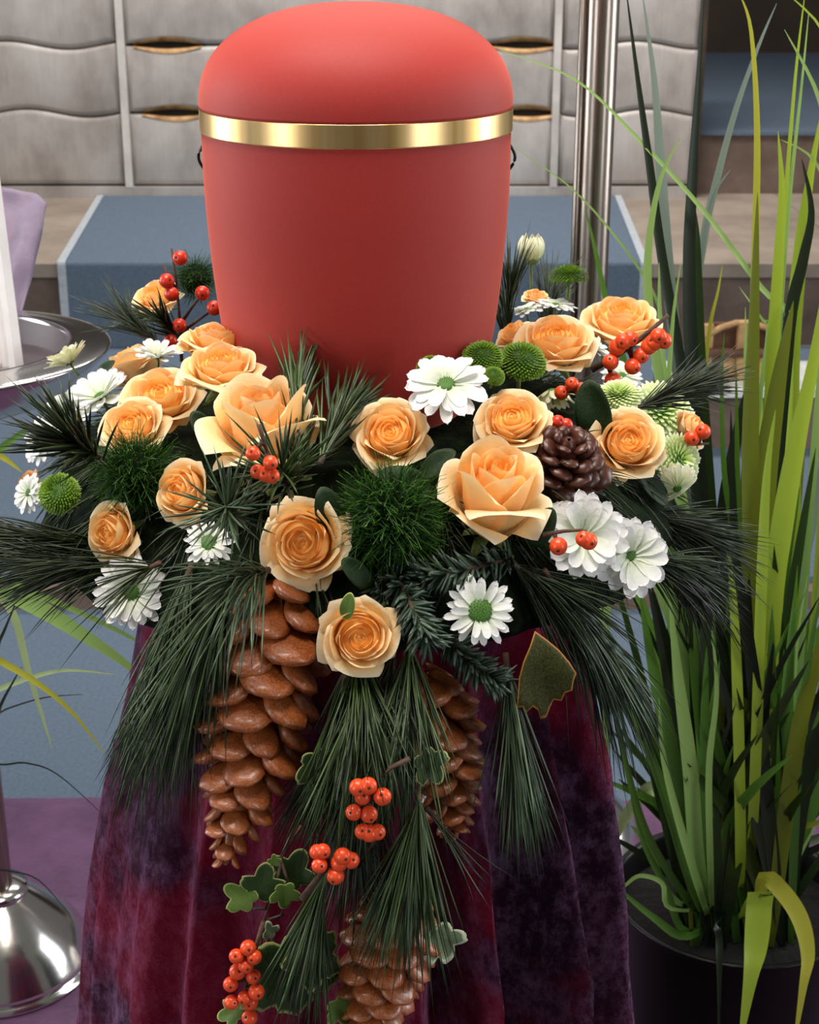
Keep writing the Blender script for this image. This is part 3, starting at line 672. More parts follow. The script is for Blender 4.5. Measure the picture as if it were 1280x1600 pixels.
def bristle_ball(x, y, dpx, label, Y, n=1500):
    p = place(x, y, Y); R = dpx/2*mpp(p)
    r = root('bristle_flower', label, 'flower', T(p), 'green bristle ball flowers')
    bb = B(); rs = random.Random(int(x))
    for i in range(n):
        zc = 1-2*(i+.5)/n; rr = math.sqrt(1-zc*zc); a_ = i*2.39996; d = Vector((rr*math.cos(a_), rr*math.sin(a_), zc))
        e = Vector((rs.uniform(-1, 1), rs.uniform(-1, 1), rs.uniform(-1, 1))); t = d.cross(e).normalized()
        o = d*R*.62; L = R*rs.uniform(.36, .56); wd = R*.009
        pts = [o, o+d*L*.5+e*L*.12, o+d*L*.85+e*L*.42, o+d*L*.95+e*L*.75]
        vv = []; uu = []
        for j, q in enumerate(pts): k_ = wd*(1.3-.25*j); vv += [q-t*k_, q+t*k_]; uu += [(0, j/3), (1, j/3)]
        bb.add(vv, [[2*j, 2*j+1, 2*j+3, 2*j+2] for j in range(3)], uu)
    stuff(ob('bristles', bb.me('bristles', M['fuzz']), r))
    ob('heart', B().lathe(catmull([(.001, -.66*R), (.46*R, -.46*R), (.66*R, 0), (.46*R, .46*R), (.001, .66*R)], 4), 24).me('heart', M['moss']), r)
bristle_ball(212, 742, 124, 'fuzzy green bristle ball under the left peach roses', None)
bristle_ball(612, 808, 150, 'large fuzzy green bristle ball in the middle below a peach rose', None, 2000)
bristle_ball(306, 436, 74, 'small fuzzy green bristle ball behind the upright red berries', 1.19, 600)

# ------------------------------------------------------------------ berries
def berry_mesh(key):
    n, m_ = 14, 9; bb = B(); v = []; f = []
    for i in range(m_+1):
        a_ = math.pi*i/m_; r_ = math.sin(a_); z = -math.cos(a_)
        if i == m_: r_, z = .10, .90
        if i == 0: r_ = .02
        v += [(r_*math.cos(2*math.pi*j/n), r_*math.sin(2*math.pi*j/n), z) for j in range(n)]
    fm = []
    for i in range(m_): f += [[i*n+j, i*n+(j+1) % n, (i+1)*n+(j+1) % n, (i+1)*n+j] for j in range(n)]
    bb.add(v, f); cl_ = B().add([(.17*math.cos(q), .17*math.sin(q), .955) for q in [k_*.785 for k_ in range(8)]]+[(0, 0, 1.03)], [[k_, (k_+1) % 8, 8] for k_ in range(8)])
    return bb.me('berry', M[key]), cl_.me('calyx', M['calyx'])
BER = {k_: berry_mesh(k_) for k_ in ('berry', 'berry_red')}
def berries(label, pts, d, twigs, Y=None, key='berry', dY=.0, tw=.0011):
    """pts: pixel positions of the berries; twigs: pixel polylines"""
    P = [place(*(q[:2]), Y=(q[2] if len(q) > 2 else Y)) for q in pts]
    b0 = place(*twigs[0][0][:2], Y=Y)
    r = root('berry_twig', label, 'berries', T(b0), 'orange berry twigs')
    rs = random.Random(int(pts[0][0]))
    for tpl in twigs:
        pl_ = [place(q[0], q[1], Y)-b0+Vector((0, dY, 0)) for q in tpl]
        rr = [tw*(1.3-.6*i/max(1, len(pl_)-1)) for i in range(len(pl_))]
        ob('twig', B().tube(pl_, rr, 7).me('twig', M['twig']), r)
    for q, p in zip(pts, P):
        s_ = d/2*mpp(p)*rs.uniform(.93, 1.08); fz = cdir(rs.uniform(-.7, .7), rs.uniform(-.7, .5), 1)
        p = p-b0+Vector((0, -.004+rs.uniform(-.002, .002), 0))
        ob('calyx', BER[key][1], ob('berry', BER[key][0], r, basis(fz, 0, p, s_)))
berries('upright twig of red berries left of the urn', [(283, 401), (262, 437), (270, 457), (317, 457), (282, 506), (268, 530), (336, 479)], 23,
        [[(284, 565), (281, 500), (276, 440), (268, 388)], [(276, 455), (264, 430), (254, 413)], [(280, 510), (300, 480), (316, 460)], [(282, 520), (310, 500), (336, 482)]], 1.13, 'berry_red')
berries('orange berries hanging before the tall large left rose', [(397, 703), (424, 719), (403, 735), (416, 738), (426, 741)], 25, [[(405, 664), (412, 690), (420, 712)], [(412, 690), (400, 702)], [(418, 708), (410, 735)]], .80)
berries('thick branch of orange berries under the highest right rose', [(964, 541), (984, 527), (1027, 522), (1036, 530), (953, 563), (1001, 554), (987, 569), (957, 593), (1013, 540), (973, 531), (1020, 533)], 26,
        [[(925, 580), (960, 560), (1000, 533), (1046, 494)], [(950, 565), (957, 590)], [(985, 545), (990, 567)]], 1.06, 'berry', .003, .002)
berries('short pair of orange berries below the open right rose', [(893, 597), (877, 612), (908, 606)], 22, [[(920, 640), (910, 612), (895, 600)], [(905, 612), (880, 612)]], .995)
berries('orange berries at the right tip of the wreath', [(1097, 672), (1080, 682), (1031, 705), (1030, 717)], 25, [[(1020, 712), (1060, 697), (1108, 693)], [(1085, 694), (1082, 684)], [(1092, 693), (1097, 675)]], 1.02)
berries('orange berries in front of the large white right daisy', [(919, 842), (911, 838), (872, 850)], 27, [[(848, 836), (880, 830), (912, 828)], [(866, 834), (872, 848)]], .84)
berries('dark red berry resting on the small brown cone', [(871, 657), (884, 662)], 23, [[(900, 690), (890, 670), (872, 660)]], .94, 'berry_red')
berries('upper bunch of orange berries on the hanging pine needles', [(576, 1219), (598, 1237), (567, 1240), (577, 1268), (553, 1265), (567, 1293), (590, 1295), (560, 1222), (578, 1296)], 27,
        [[(640, 1185), (610, 1200), (590, 1225), (580, 1260), (578, 1290)], [(583, 1245), (598, 1238)], [(580, 1255), (555, 1263)], [(585, 1230), (565, 1240)], [(578, 1285), (588, 1310), (560, 1355)]], .752)
berries('lower bunch of orange berries on the hanging pine needles', [(505, 1325), (500, 1343), (536, 1332), (549, 1341), (525, 1361), (496, 1328), (530, 1344)], 26,
        [[(472, 1405), (500, 1368), (520, 1345), (545, 1335)], [(515, 1350), (504, 1330)], [(520, 1347), (527, 1358)]], .750, 'berry', 0, .0016)
berries('lowest bunch of orange berries beside the big ivy leaf', [(389, 1474), (371, 1485), (399, 1486), (386, 1500), (372, 1513), (397, 1520), (361, 1534), (402, 1541), (363, 1558), (384, 1551), (391, 1584), (392, 1560)], 25,
        [[(412, 1440), (400, 1480), (388, 1520), (382, 1560), (390, 1582)], [(392, 1500), (373, 1487)], [(386, 1530), (362, 1535)], [(384, 1545), (402, 1541)]], .765)

# ------------------------------------------------------------------ needles
def needle_batch(specs, w_):
    bb = B()
    for (o, d, L, bend) in specs:
        d = d.normalized(); a_ = d.cross(rvec()).normalized(); b_ = d.cross(a_); c0 = rnd(0, 1); v = []; uv = []
        for j in range(4):
            t = j/4; c = o+d*L*t+bend*L*t*t; k_ = w_*(.75 if j == 0 else 1.0 if j < 3 else .75)
            v += [c+(a_*math.cos(q)+b_*math.sin(q))*k_ for q in (0, 2.094, 4.189)]
        v.append(o+d*L+bend*L)
        f = [[3*j+k_, 3*j+(k_+1) % 3, 3*j+3+(k_+1) % 3, 3*j+3+k_] for j in range(3) for k_ in range(3)]+[[9, 10, 12], [10, 11, 12], [11, 9, 12]]
        bb.add(v, f, [(c0, t_) for t_ in [0]*3+[.25]*3+[.5]*3+[.75]*3+[1]])
    return bb
def sprig(label, pts, n, L, spread, key='needle', w_=.00062, fwd=1.0, droop=.25, start=.0, kind='pine_sprig', stem=.0016, group=None, jit=.38, wpts=False, stemmat='twig'):
    """pts: stem points (px, py, Y) from cut end to tip; needles leave the stem forwards with some spread"""
    P = [Vector(q) if wpts else place(*q) for q in pts]; b0 = P[0]; PP = [tuple(p-b0) for p in P]
    C = [Vector(q) for q in catmull(PP, 6)] if len(PP) > 1 else [Vector((0, 0, 0)), Vector((0, 0, .01))]
    r = root(kind, label, 'fir sprig' if kind[0] == 'f' else 'pine sprig', T(b0), group)
    sp = []
    for i in range(n):
        t = start+(1-start)*(i+random.random())/n; x_ = t*(len(C)-1); k_ = min(int(x_), len(C)-2)
        o = C[k_].lerp(C[k_+1], x_-k_); d = (C[k_+1]-C[k_]).normalized(); q = rvec(); q = (q-d*q.dot(d)).normalized()
        dd = d*fwd+q*spread*rnd(.35, 1.15)
        sp.append((o, dd, L*rnd(1-jit, 1+jit*.6), Vector((0, 0, -1))*droop*rnd(.4, 1.3)+rvec()*.12))
    ob('stem', B().tube(C, [stem*(1.2-.6*i/len(C)) for i in range(len(C))], 7).me('stem', M[stemmat]), r)
    nb = ob('needles', needle_batch(sp, w_).me('needles', M[key], True), r); stuff(nb); return r
# tufts on top
sprig('upright pine tuft standing before the urn, above the middle rose', [(470, 735, .865), (462, 660, .905), (466, 615, .93)], 140, .058, .42, w_=.0011, droop=.02, fwd=1.2, key='needle')
sprig('pine tuft leaning right against the foot of the urn', [(500, 725, .87), (525, 660, .905), (542, 640, .925)], 110, .048, .50, w_=.0011, droop=.02, key='needle')
sprig('pine tuft radiating beside the orange berries below the tall rose', [(455, 775, .845), (440, 735, .825)], 90, .040, 1.15, w_=.0009, droop=.0, start=.3, key='needle')
sprig('star shaped pine tuft in front of the left peach rose', [(380, 820, .845), (352, 792, .80)], 80, .036, 1.4, w_=.0008, droop=.02, start=.4, key='needle_blue')
sprig('dark fan of pine needles spreading left over white daisies', [(190, 735, .93), (140, 705, .895), (118, 690, .89)], 120, .046, .85, w_=.0010, droop=.0, key='needle_dark', start=.3)
sprig('long dark pine needles sweeping out at the far left', [(180, 850, .93), (110, 850, .92), (60, 845, .92)], 190, .075, .40, key='needle_dark', droop=.12)
sprig('second layer of dark needles far left under the bud rose', [(210, 880, .92), (140, 885, .90), (90, 880, .90)], 170, .070, .45, key='needle_dark', droop=.15)
sprig('sparse dark needles crossing the lowest left daisy', [(250, 880, .84), (225, 890, .83)], 26, .065, .5, key='needle_dark', droop=.1, w_=.0005)
sprig('bluish pine tassel hanging down at the lower left', [(300, 880, .86), (275, 960, .845), (252, 1040, .845)], 320, .080, .30, key='needle_blue', droop=.40)
sprig('pine tassel drooping left of the long cone', [(370, 890, .83), (330, 970, .815), (300, 1040, .815)], 260, .075, .42, key='needle', droop=.45)
sprig('loose pine needles arching over the top of the long cone', [(420, 890, .82), (380, 905, .80)], 80, .060, .75, key='needle_blue', droop=.40, w_=.0006)
sprig('pine tassel hanging beneath the lowest rose', [(560, 1010, .83), (565, 1080, .80), (545, 1130, .80)], 260, .075, .34, key='needle', droop=.25)
sprig('pine tassel hanging right of the lowest rose', [(615, 1020, .83), (615, 1090, .805), (605, 1150, .80)], 170, .060, .40, key='needle_dark', droop=.2)
sprig('long pine tassel on a bare twig in the front middle', [(645, 1040, .82), (650, 1150, .79), (655, 1235, .775), (650, 1275, .77)], 330, .078, .34, key='needle', droop=.18, start=.70, stem=.0013, stemmat='twig_green')
sprig('pine tassel hanging lowest over the big ivy leaf', [(560, 1250, .80), (525, 1320, .78), (505, 1380, .77), (497, 1415, .77)], 240, .072, .26, key='needle', droop=.12, start=.45)
sprig('dark pine needles hanging behind the orange berries', [(570, 1120, .82), (560, 1210, .80), (555, 1290, .80)], 280, .070, .40, key='needle_dark', droop=.2)
sprig('pine tassel hanging alone over the right drape folds', [(790, 1020, .84), (800, 1100, .825), (806, 1160, .825)], 170, .080, .24, key='needle_blue', droop=.18)
sprig('pine tassel sweeping down right below the large daisies', [(850, 890, .86), (900, 960, .865), (930, 1000, .87)], 240, .075, .36, key='needle_blue', droop=.5)
sprig('dark pine needles below the largest rose', [(800, 880, .86), (860, 920, .86)], 160, .060, .6, key='needle_dark', droop=.35)
sprig('dark pine bough sweeping right under the lime chrysanthemums', [(980, 800, .98), (1040, 815, .985), (1075, 830, .99)], 300, .062, .42, key='needle_dark', droop=.12)
sprig('pine bough drooping right beyond the large daisies', [(990, 870, .93), (1040, 880, .94), (1070, 900, .95)], 220, .062, .45, key='needle_dark', droop=.35)
sprig('pine bough reaching right beside the tall grass', [(990, 640, 1.10), (1050, 615, 1.11), (1080, 605, 1.12)], 170, .050, .45, key='needle_dark', droop=.05)
sprig('dark pine tuft standing at the right foot of the urn', [(795, 560, 1.18), (792, 500, 1.18), (795, 470, 1.18)], 120, .050, .25, key='needle_dark', droop=.02)
sprig('blurred pine tuft standing behind the closed white bud', [(850, 540, 1.24), (855, 490, 1.25), (860, 470, 1.26)], 120, .050, .5, key='needle_dark', droop=.02)
sprig('dark pine tuft behind the small left rose', [(250, 540, 1.22), (215, 510, 1.23), (200, 500, 1.24)], 110, .045, .6, key='needle_dark', droop=.02)
sprig('few dark needles in front of the small left rose', [(285, 530, 1.14), (255, 500, 1.12)], 40, .038, .45, key='needle_dark', droop=.0, w_=.0009)
# filler sprigs tucked low into the ring
rs = random.Random(5)
for i in range(30):
    a_ = 2*math.pi*i/30+.1; d = Vector((math.sin(a_), -math.cos(a_), 0)); r0 = .125
    b0 = Vector((UX, UY, .925))+d*r0; b1 = Vector((UX, UY, .922))+d*(r0+.045); b2 = Vector((UX, UY, .893))+d*(r0+.075)
    sprig('dark pine filler sprig tucked low between the wreath flowers', [b0, b1, b2], 120, .042, .8, key='needle_dark', droop=.3, wpts=True, group='filler sprigs low in the wreath', stem=.0012)
sprig('broad pine tassel in the middle hiding the second cone', [(640, 1000, .83), (640, 1070, .808), (632, 1110, .803)], 260, .070, .42, key='needle', droop=.25)
sprig('thin pine tassel between the long cone and upper berries', [(540, 1040, .825), (530, 1120, .805), (505, 1190, .80)], 150, .055, .35, key='needle', droop=.2)
sprig('sparse pale needles sticking out right of the front tassel', [(665, 1260, .79), (690, 1290, .785)], 7, .055, .45, key='needle_blue', droop=.05, w_=.0005)
# fir
def fir(label, pts, n, L, sp_=1.0, wpts=False, grp=None):
    return sprig(label, pts, n, L, sp_, 'fir', .0013, .55, .0, 0, 'fir_sprig', .0015, grp, .15, wpts)
fir('stubby fir sprig left of the daisy with large green eye', [(610, 880, .85), (640, 940, .815), (668, 1000, .80)], 170, .016)
fir('stubby fir sprig lying under the largest rose', [(800, 870, .86), (730, 890, .835), (665, 900, .83)], 180, .016)
fir('stubby fir sprig below the daisy with large green eye', [(690, 990, .84), (740, 1040, .825), (775, 1065, .82)], 150, .015)
fir('stubby fir sprig hanging between lowest rose and daisy', [(590, 900, .86), (600, 930, .835), (625, 960, .825)], 110, .016)

# ------------------------------------------------------------------ pine cones
def scale_mesh(key):
    bb = B(); n, m_ = 8, 6; v = []; f = []
    for i in range(m_+1):
        t = i/m_; wd = [.18, .26, .38, .47, .49, .42, .24][i]; th = [.10, .11, .14, .20, .25, .22, .10][i]; zz = [0, .02, .03, .05, .07, .05, -.01][i]
        v += [(t, wd*math.cos(2*math.pi*j/n), zz+th*math.sin(2*math.pi*j/n)*(1.0 if math.sin(2*math.pi*j/n) > 0 else .7)) for j in range(n)]
    for i in range(m_): f += [[i*n+j, i*n+(j+1) % n, (i+1)*n+(j+1) % n, (i+1)*n+j] for j in range(n)]
    f += [list(range(n-1, -1, -1)), [m_*n+j for j in range(n)]]
    return bb.add(v, f).me('scale', M[key])
SC = {k_: scale_mesh(k_) for k_ in ('cone', 'cone_dark')}
def cone(label, top, tip, Rm, n, key='cone', open_=.55, prof=None, sz=1.0):
    top, tip = Vector(top), Vector(tip); L = (tip-top).length; seed = random.Random(int(Rm*1e5))
    r = root('pine_cone', label, 'pine cone', basis(tip-top, 0, top), 'brown pine cones')
    prof = prof or [(0, .60), (.15, .92), (.38, 1.0), (.62, .84), (.82, .56), (.95, .30), (1, .16)]
    def pr_(t):
        for (a, ra), (b_, rb) in zip(prof, prof[1:]):
            if a <= t <= b_: return ra+(rb-ra)*(t-a)/(b_-a)
        return prof[-1][1]
    ob('axis', B().lathe([(.001, 0)]+[(Rm*.42*pr_(t), L*t) for t in (0, .2, .4, .6, .8, .97)]+[(.001, L)], 12).me('axis', M[key]), r)
    for i in range(n):
        t = (i+.5)/n; t = t**.92; a_ = i*2.39996+seed.uniform(-.1, .1); rr = Rm*pr_(t)
        s_ = rr*.92*seed.uniform(.9, 1.1)*sz+Rm*.10; op = open_*(1.05-.4*t)+seed.uniform(-.14, .14)
        el = math.radians(90)-op          # angle of the scale towards the tip
        m = Matrix.Rotation(a_, 4, 'Z') @ T((rr*.30, 0, L*t-s_*.50)) @ Matrix.Rotation(-el+.15, 4, 'Y') @ Matrix.Rotation(seed.uniform(-.22, .22), 4, 'X') @ Matrix.Rotation(seed.uniform(-.12, .12), 4, 'Z') @ Matrix.Diagonal((s_, s_*seed.uniform(.82, .98), s_*seed.uniform(.7, .9), 1))
        ob('scale', SC[key], r, m)
cone('long glossy orange brown pine cone hanging left of centre', at(446, 900, .855), at(352, 1352, .775), .0350, 70, open_=.72)
cone('pine cone hidden behind hanging needles right of the middle', at(660, 1060, .86), at(712, 1310, .825), .030, 58, open_=.7)
cone('glossy pine cone lowest in the picture, under the needle tassel', at(625, 1400, .80), at(572, 1640, .765), .0285, 58, open_=.74)
pc = onw(885, 705); fz = cdir(.05, .55, .8)
cone('small dark brown rosette shaped pine cone beside the right rose', pc-fz*.028, pc+fz*.012, .0235, 44, 'cone_dark', 1.05, [(0, .8), (.3, 1.0), (.6, .9), (.85, .6), (1, .3)])

# ------------------------------------------------------------------ leaves
def leaf_mesh(outline, key, fold=.12, curl=.1, rings=4):
    """outline: points in leaf space (x across, y along, tip at y = 1, stalk at origin); rings run from the heart outwards"""
    cx, cy = 0, .42; n = len(outline); v = [(cx, cy, 0)]; uv = [(0, 0)]; f = []
    for k_ in range(1, rings+1):
        s_ = (k_/rings)**.8
        for (x, y) in outline:
            X, Yy = cx+(x-cx)*s_, cy+(y-cy)*s_
            v.append((X, Yy, abs(X)*fold*1.5-curl*(Yy-.3)**2+.02*math.sin(9*X+7*Yy))); uv.append((s_, 0))
    for j in range(n): f.append([0, 1+j, 1+(j+1) % n])
    for k_ in range(rings-1):
        for j in range(n): a_ = 1+k_*n+j; b_ = 1+k_*n+(j+1) % n; f.append([a_, a_+n, b_+n, b_])
    return mk('leaf', v, f, M[key], uv)
def polar(fn, n=44):
    out = []
    for j in range(n):
        a_ = 2*math.pi*j/n; r_ = fn(a_); out.append((r_*math.sin(a_), .42+r_*math.cos(a_)))
    return out
ivy_o = polar(lambda a_: .31+.25*abs(math.cos(2.5*a_))**1.3*(1.0 if math.cos(a_) > .5 else .72 if math.cos(a_) > -.5 else .45)+.05*math.cos(a_), 60)
big_o = polar(lambda a_: .44+.07*math.cos(5*a_)+.03*math.cos(15*a_))
oval_o = polar(lambda a_: .27/math.sqrt(1-(1-.27**2/.52**2)*math.cos(a_)**2)*(1+.0*a_))
oak_o = [(0, -.02), (.10, .10), (.20, .24), (.28, .40), (.34, .58), (.37, .70), (.30, .73), (.27, .82), (.18, .78), (.12, .86), (.10, .98), (.03, 1.0), (-.03, .90), (-.08, .82), (-.16, .86), (-.20, .76), (-.27, .74), (-.29, .62), (-.33, .54), (-.28, .40), (-.20, .24), (-.10, .10)]
LEAF = {'ivy': leaf_mesh(ivy_o, 'ivy'), 'ivy_light': leaf_mesh(ivy_o, 'ivy_light'), 'ivy_pale': leaf_mesh(ivy_o, 'ivy_pale', .3), 'big': leaf_mesh(big_o, 'ivy', .10, .2),
        'young': leaf_mesh(oval_o, 'ivy_light', .2, .3), 'salal': leaf_mesh(oval_o, 'salal', .15, .25), 'oak': leaf_mesh(oak_o, 'brownleaf', .15, .2)}
def leafmat(p, q, Y, face, rel=None):
    """leaf from stalk pixel p to tip pixel q at depth Y, its upper side towards face"""
    a_, b_ = at(p[0], p[1], Y), at(q[0], q[1], Y); yv = (b_-a_); s_ = yv.length; yv.normalize(); z = cdir(*face); z = (z-yv*z.dot(yv)).normalized(); x = yv.cross(z)
    m = Matrix((x, yv, z)).transposed().to_4x4(); o = a_-(rel or Vector((0, 0, 0)))
    return T(o) @ m @ Matrix.Diagonal((s_, s_, s_, 1))
def leaf(kind, p, q, Y, face, label, cat='leaf', nm='leaf', grp=None):
    o = ob(nm, LEAF[kind], None, leafmat(p, q, Y, face)); sdf = o.modifiers.new('thick', 'SOLIDIFY'); sdf.thickness = .006
    tag(o, label, cat, grp); return o
leaf('oak', (838, 990), (862, 1124), .828, (.2, .2, 1), 'dark olive leaf with a ragged orange edge hanging over the right folds', nm='autumn_leaf')
leaf('salal', (600, 742), (682, 765), .86, (0, .5, .9), 'dark green oval leaf right below the middle peach rose')
leaf('salal', (660, 745), (712, 700), .88, (-.2, .5, .9), 'dark green oval leaf left of the largest rose')
leaf('salal', (505, 770), (530, 850), .85, (.2, .2, 1), 'dark green oval leaf right of the forward facing large rose')
leaf('salal', (575, 915), (535, 870), .83, (.1, .3, 1), 'dark green leaf between the two lowest peach roses')
leaf('salal', (935, 690), (918, 590), .98, (-.3, .4, .9), 'dark green leaf standing between the berries and the right rose')
leaf('salal', (900, 760), (960, 800), .93, (.1, .6, .8), 'dark green leaf under the right peach rose')
leaf('salal', (1000, 740), (1050, 790), .97, (.2, .5, .8), 'dark green leaf below the lime chrysanthemum')
leaf('salal', (860, 800), (830, 860), .86, (.1, .4, .9), 'dark green leaf right of the largest rose')
leaf('salal', (330, 690), (300, 640), .93, (-.1, .6, .8), 'dark green leaf between the tall rose and the left roses')
leaf('salal', (150, 600), (178, 560), 1.06, (-.2, .6, .7), 'dark green leaf beside the cream daisy')
iv = root('ivy_vine', 'ivy vine with green lobed leaves trailing at the bottom of the arrangement', 'ivy', T(at(470, 1290, .79)))
b0 = at(470, 1290, .79)
for tpl in ([(470, 1290), (440, 1340), (432, 1380), (412, 1440), (405, 1500)], [(430, 1385), (415, 1420), (395, 1420)], [(440, 1345), (450, 1380), (465, 1395)], [(412, 1440), (440, 1430), (450, 1380)], [(415, 1445), (440, 1500), (455, 1560), (470, 1590)]):
    ob('stem', B().tube([at(q[0], q[1], .778)-b0 for q in tpl], .0009, 6).me('stem', M['twig']), iv)
for kd, p, q, Y, fc in (('ivy_light', (402, 1415), (352, 1385), .772, (-.2, .3, 1)), ('ivy', (400, 1412), (418, 1350), .776, (.3, .2, .9)), ('ivy', (440, 1390), (475, 1330), .785, (.2, .2, 1)),
                        ('ivy_light', (445, 1375), (445, 1420), .775, (.2, .1, 1)), ('big', (435, 1465), (470, 1600), .776, (.1, .25, 1)), ('big', (450, 1480), (540, 1520), .774, (.1, .3, 1)),
                        ('ivy_pale', (420, 1470), (418, 1440), .77, (.5, .4, .7)), ('ivy_light', (385, 1575), (340, 1590), .765, (-.1, .5, .9)), ('ivy_light', (520, 1555), (545, 1600), .77, (.1, .3, 1)), ('ivy_light', (430, 1355), (428, 1335), .774, (0, .3, 1))):
    o = ob('leaf', LEAF[kd], iv, leafmat(p, q, Y, fc, b0)); sdf = o.modifiers.new('thick', 'SOLIDIFY'); sdf.thickness = .008
leaf('ivy_pale', (676, 1440), (702, 1502), .785, (.3, .2, .9), 'small pale ivy leaf above the lowest pine cone')
leaf('ivy', (652, 1170), (690, 1222), .782, (.3, .2, .9), 'ivy leaf on the bare twig over the hidden pine cone')
leaf('ivy', (490, 1165), (505, 1235), .79, (.1, .2, 1), 'ivy leaf half under the pine tassel of the lowest rose')
leaf('young', (540, 965), (548, 925), .80, (0, .4, .9), 'small pale green leaf on top of the lowest rose')

# ================================================================== GRASS
def blade(pts, wd, key, r, b0, fold=.25, twist=0.0, n=5, name='blade'):
    """pts world points base to tip; wd metres at the widest"""
    C = [Vector(q) for q in catmull([tuple(Vector(p)-b0) for p in pts], n)]; k_ = len(C); v = []; uv = []; f = []
    for i, c in enumerate(C):
        t = (C[min(i+1, k_-1)]-C[max(i-1, 0)]).normalized(); tt = i/(k_-1)
        view = (CAMP-(c+b0)).normalized() if False else Vector((math.sin(twist*tt), -math.cos(twist*tt), .25))
        a_ = t.cross(view); a_ = a_.normalized() if a_.length > 1e-4 else Vector((1, 0, 0)); nrm = a_.cross(t).normalized()
        w_ = wd/2*(.55+.45*min(1, tt*4))*(1-max(0, (tt-.45)/.55)**1.7)+.0002
        v += [c-a_*w_+nrm*w_*fold, c, c+a_*w_+nrm*w_*fold]; uv += [(0, tt), (.5, tt), (1, tt)]
    for i in range(k_-1): f += [[3*i+j, 3*i+j+1, 3*i+j+4, 3*i+j+3] for j in range(2)]
    return ob(name, mk('blade', v, f, M[key], uv), r)
PY = 1.40
pc0 = at(1150, 1392, PY); PX, PZ = pc0.x, pc0.z; PR = 192*mpp(pc0)
pg = root('potted_grass', 'tall green ornamental grass in a black pot right of the drape', 'potted plant', T((PX, PY, .009)))
pb0 = Vector((PX, PY, .009)); ph_ = PZ-.009
POTM = B().lathe(catmull([(.001, 0), (PR*.74, 0), (PR*.76, .01), (PR*.86, ph_*.5), (PR*.98, ph_-.012), (PR*1.0, ph_-.004), (PR*.985, ph_), (PR*.95, ph_-.004), (PR*.92, ph_-.03)], 4), 56).me('pot', M['pot'])
SOILM = B().lathe([(.001, ph_-.026), (PR*.6, ph_-.024), (PR*.925, ph_-.03)], 40).me('soil', M['soil'])
ob('soil', SOILM, ob('pot', POTM, pg))
def pblade(pix, Y, wpx, key, frombase=True, twist=0, bx=0, by=0):
    P = [at(x, y, Y if not isinstance(Y, (list, tuple)) else Y[0]+(Y[1]-Y[0])*i/(len(pix)-1)) for i, (x, y) in enumerate(pix)]
    if frombase: P = [Vector((PX+bx, PY+by, PZ-.02))]+P
    wd = wpx*mpp(P[len(P)//2]); blade(P, wd, key, pg, pb0, twist=twist)
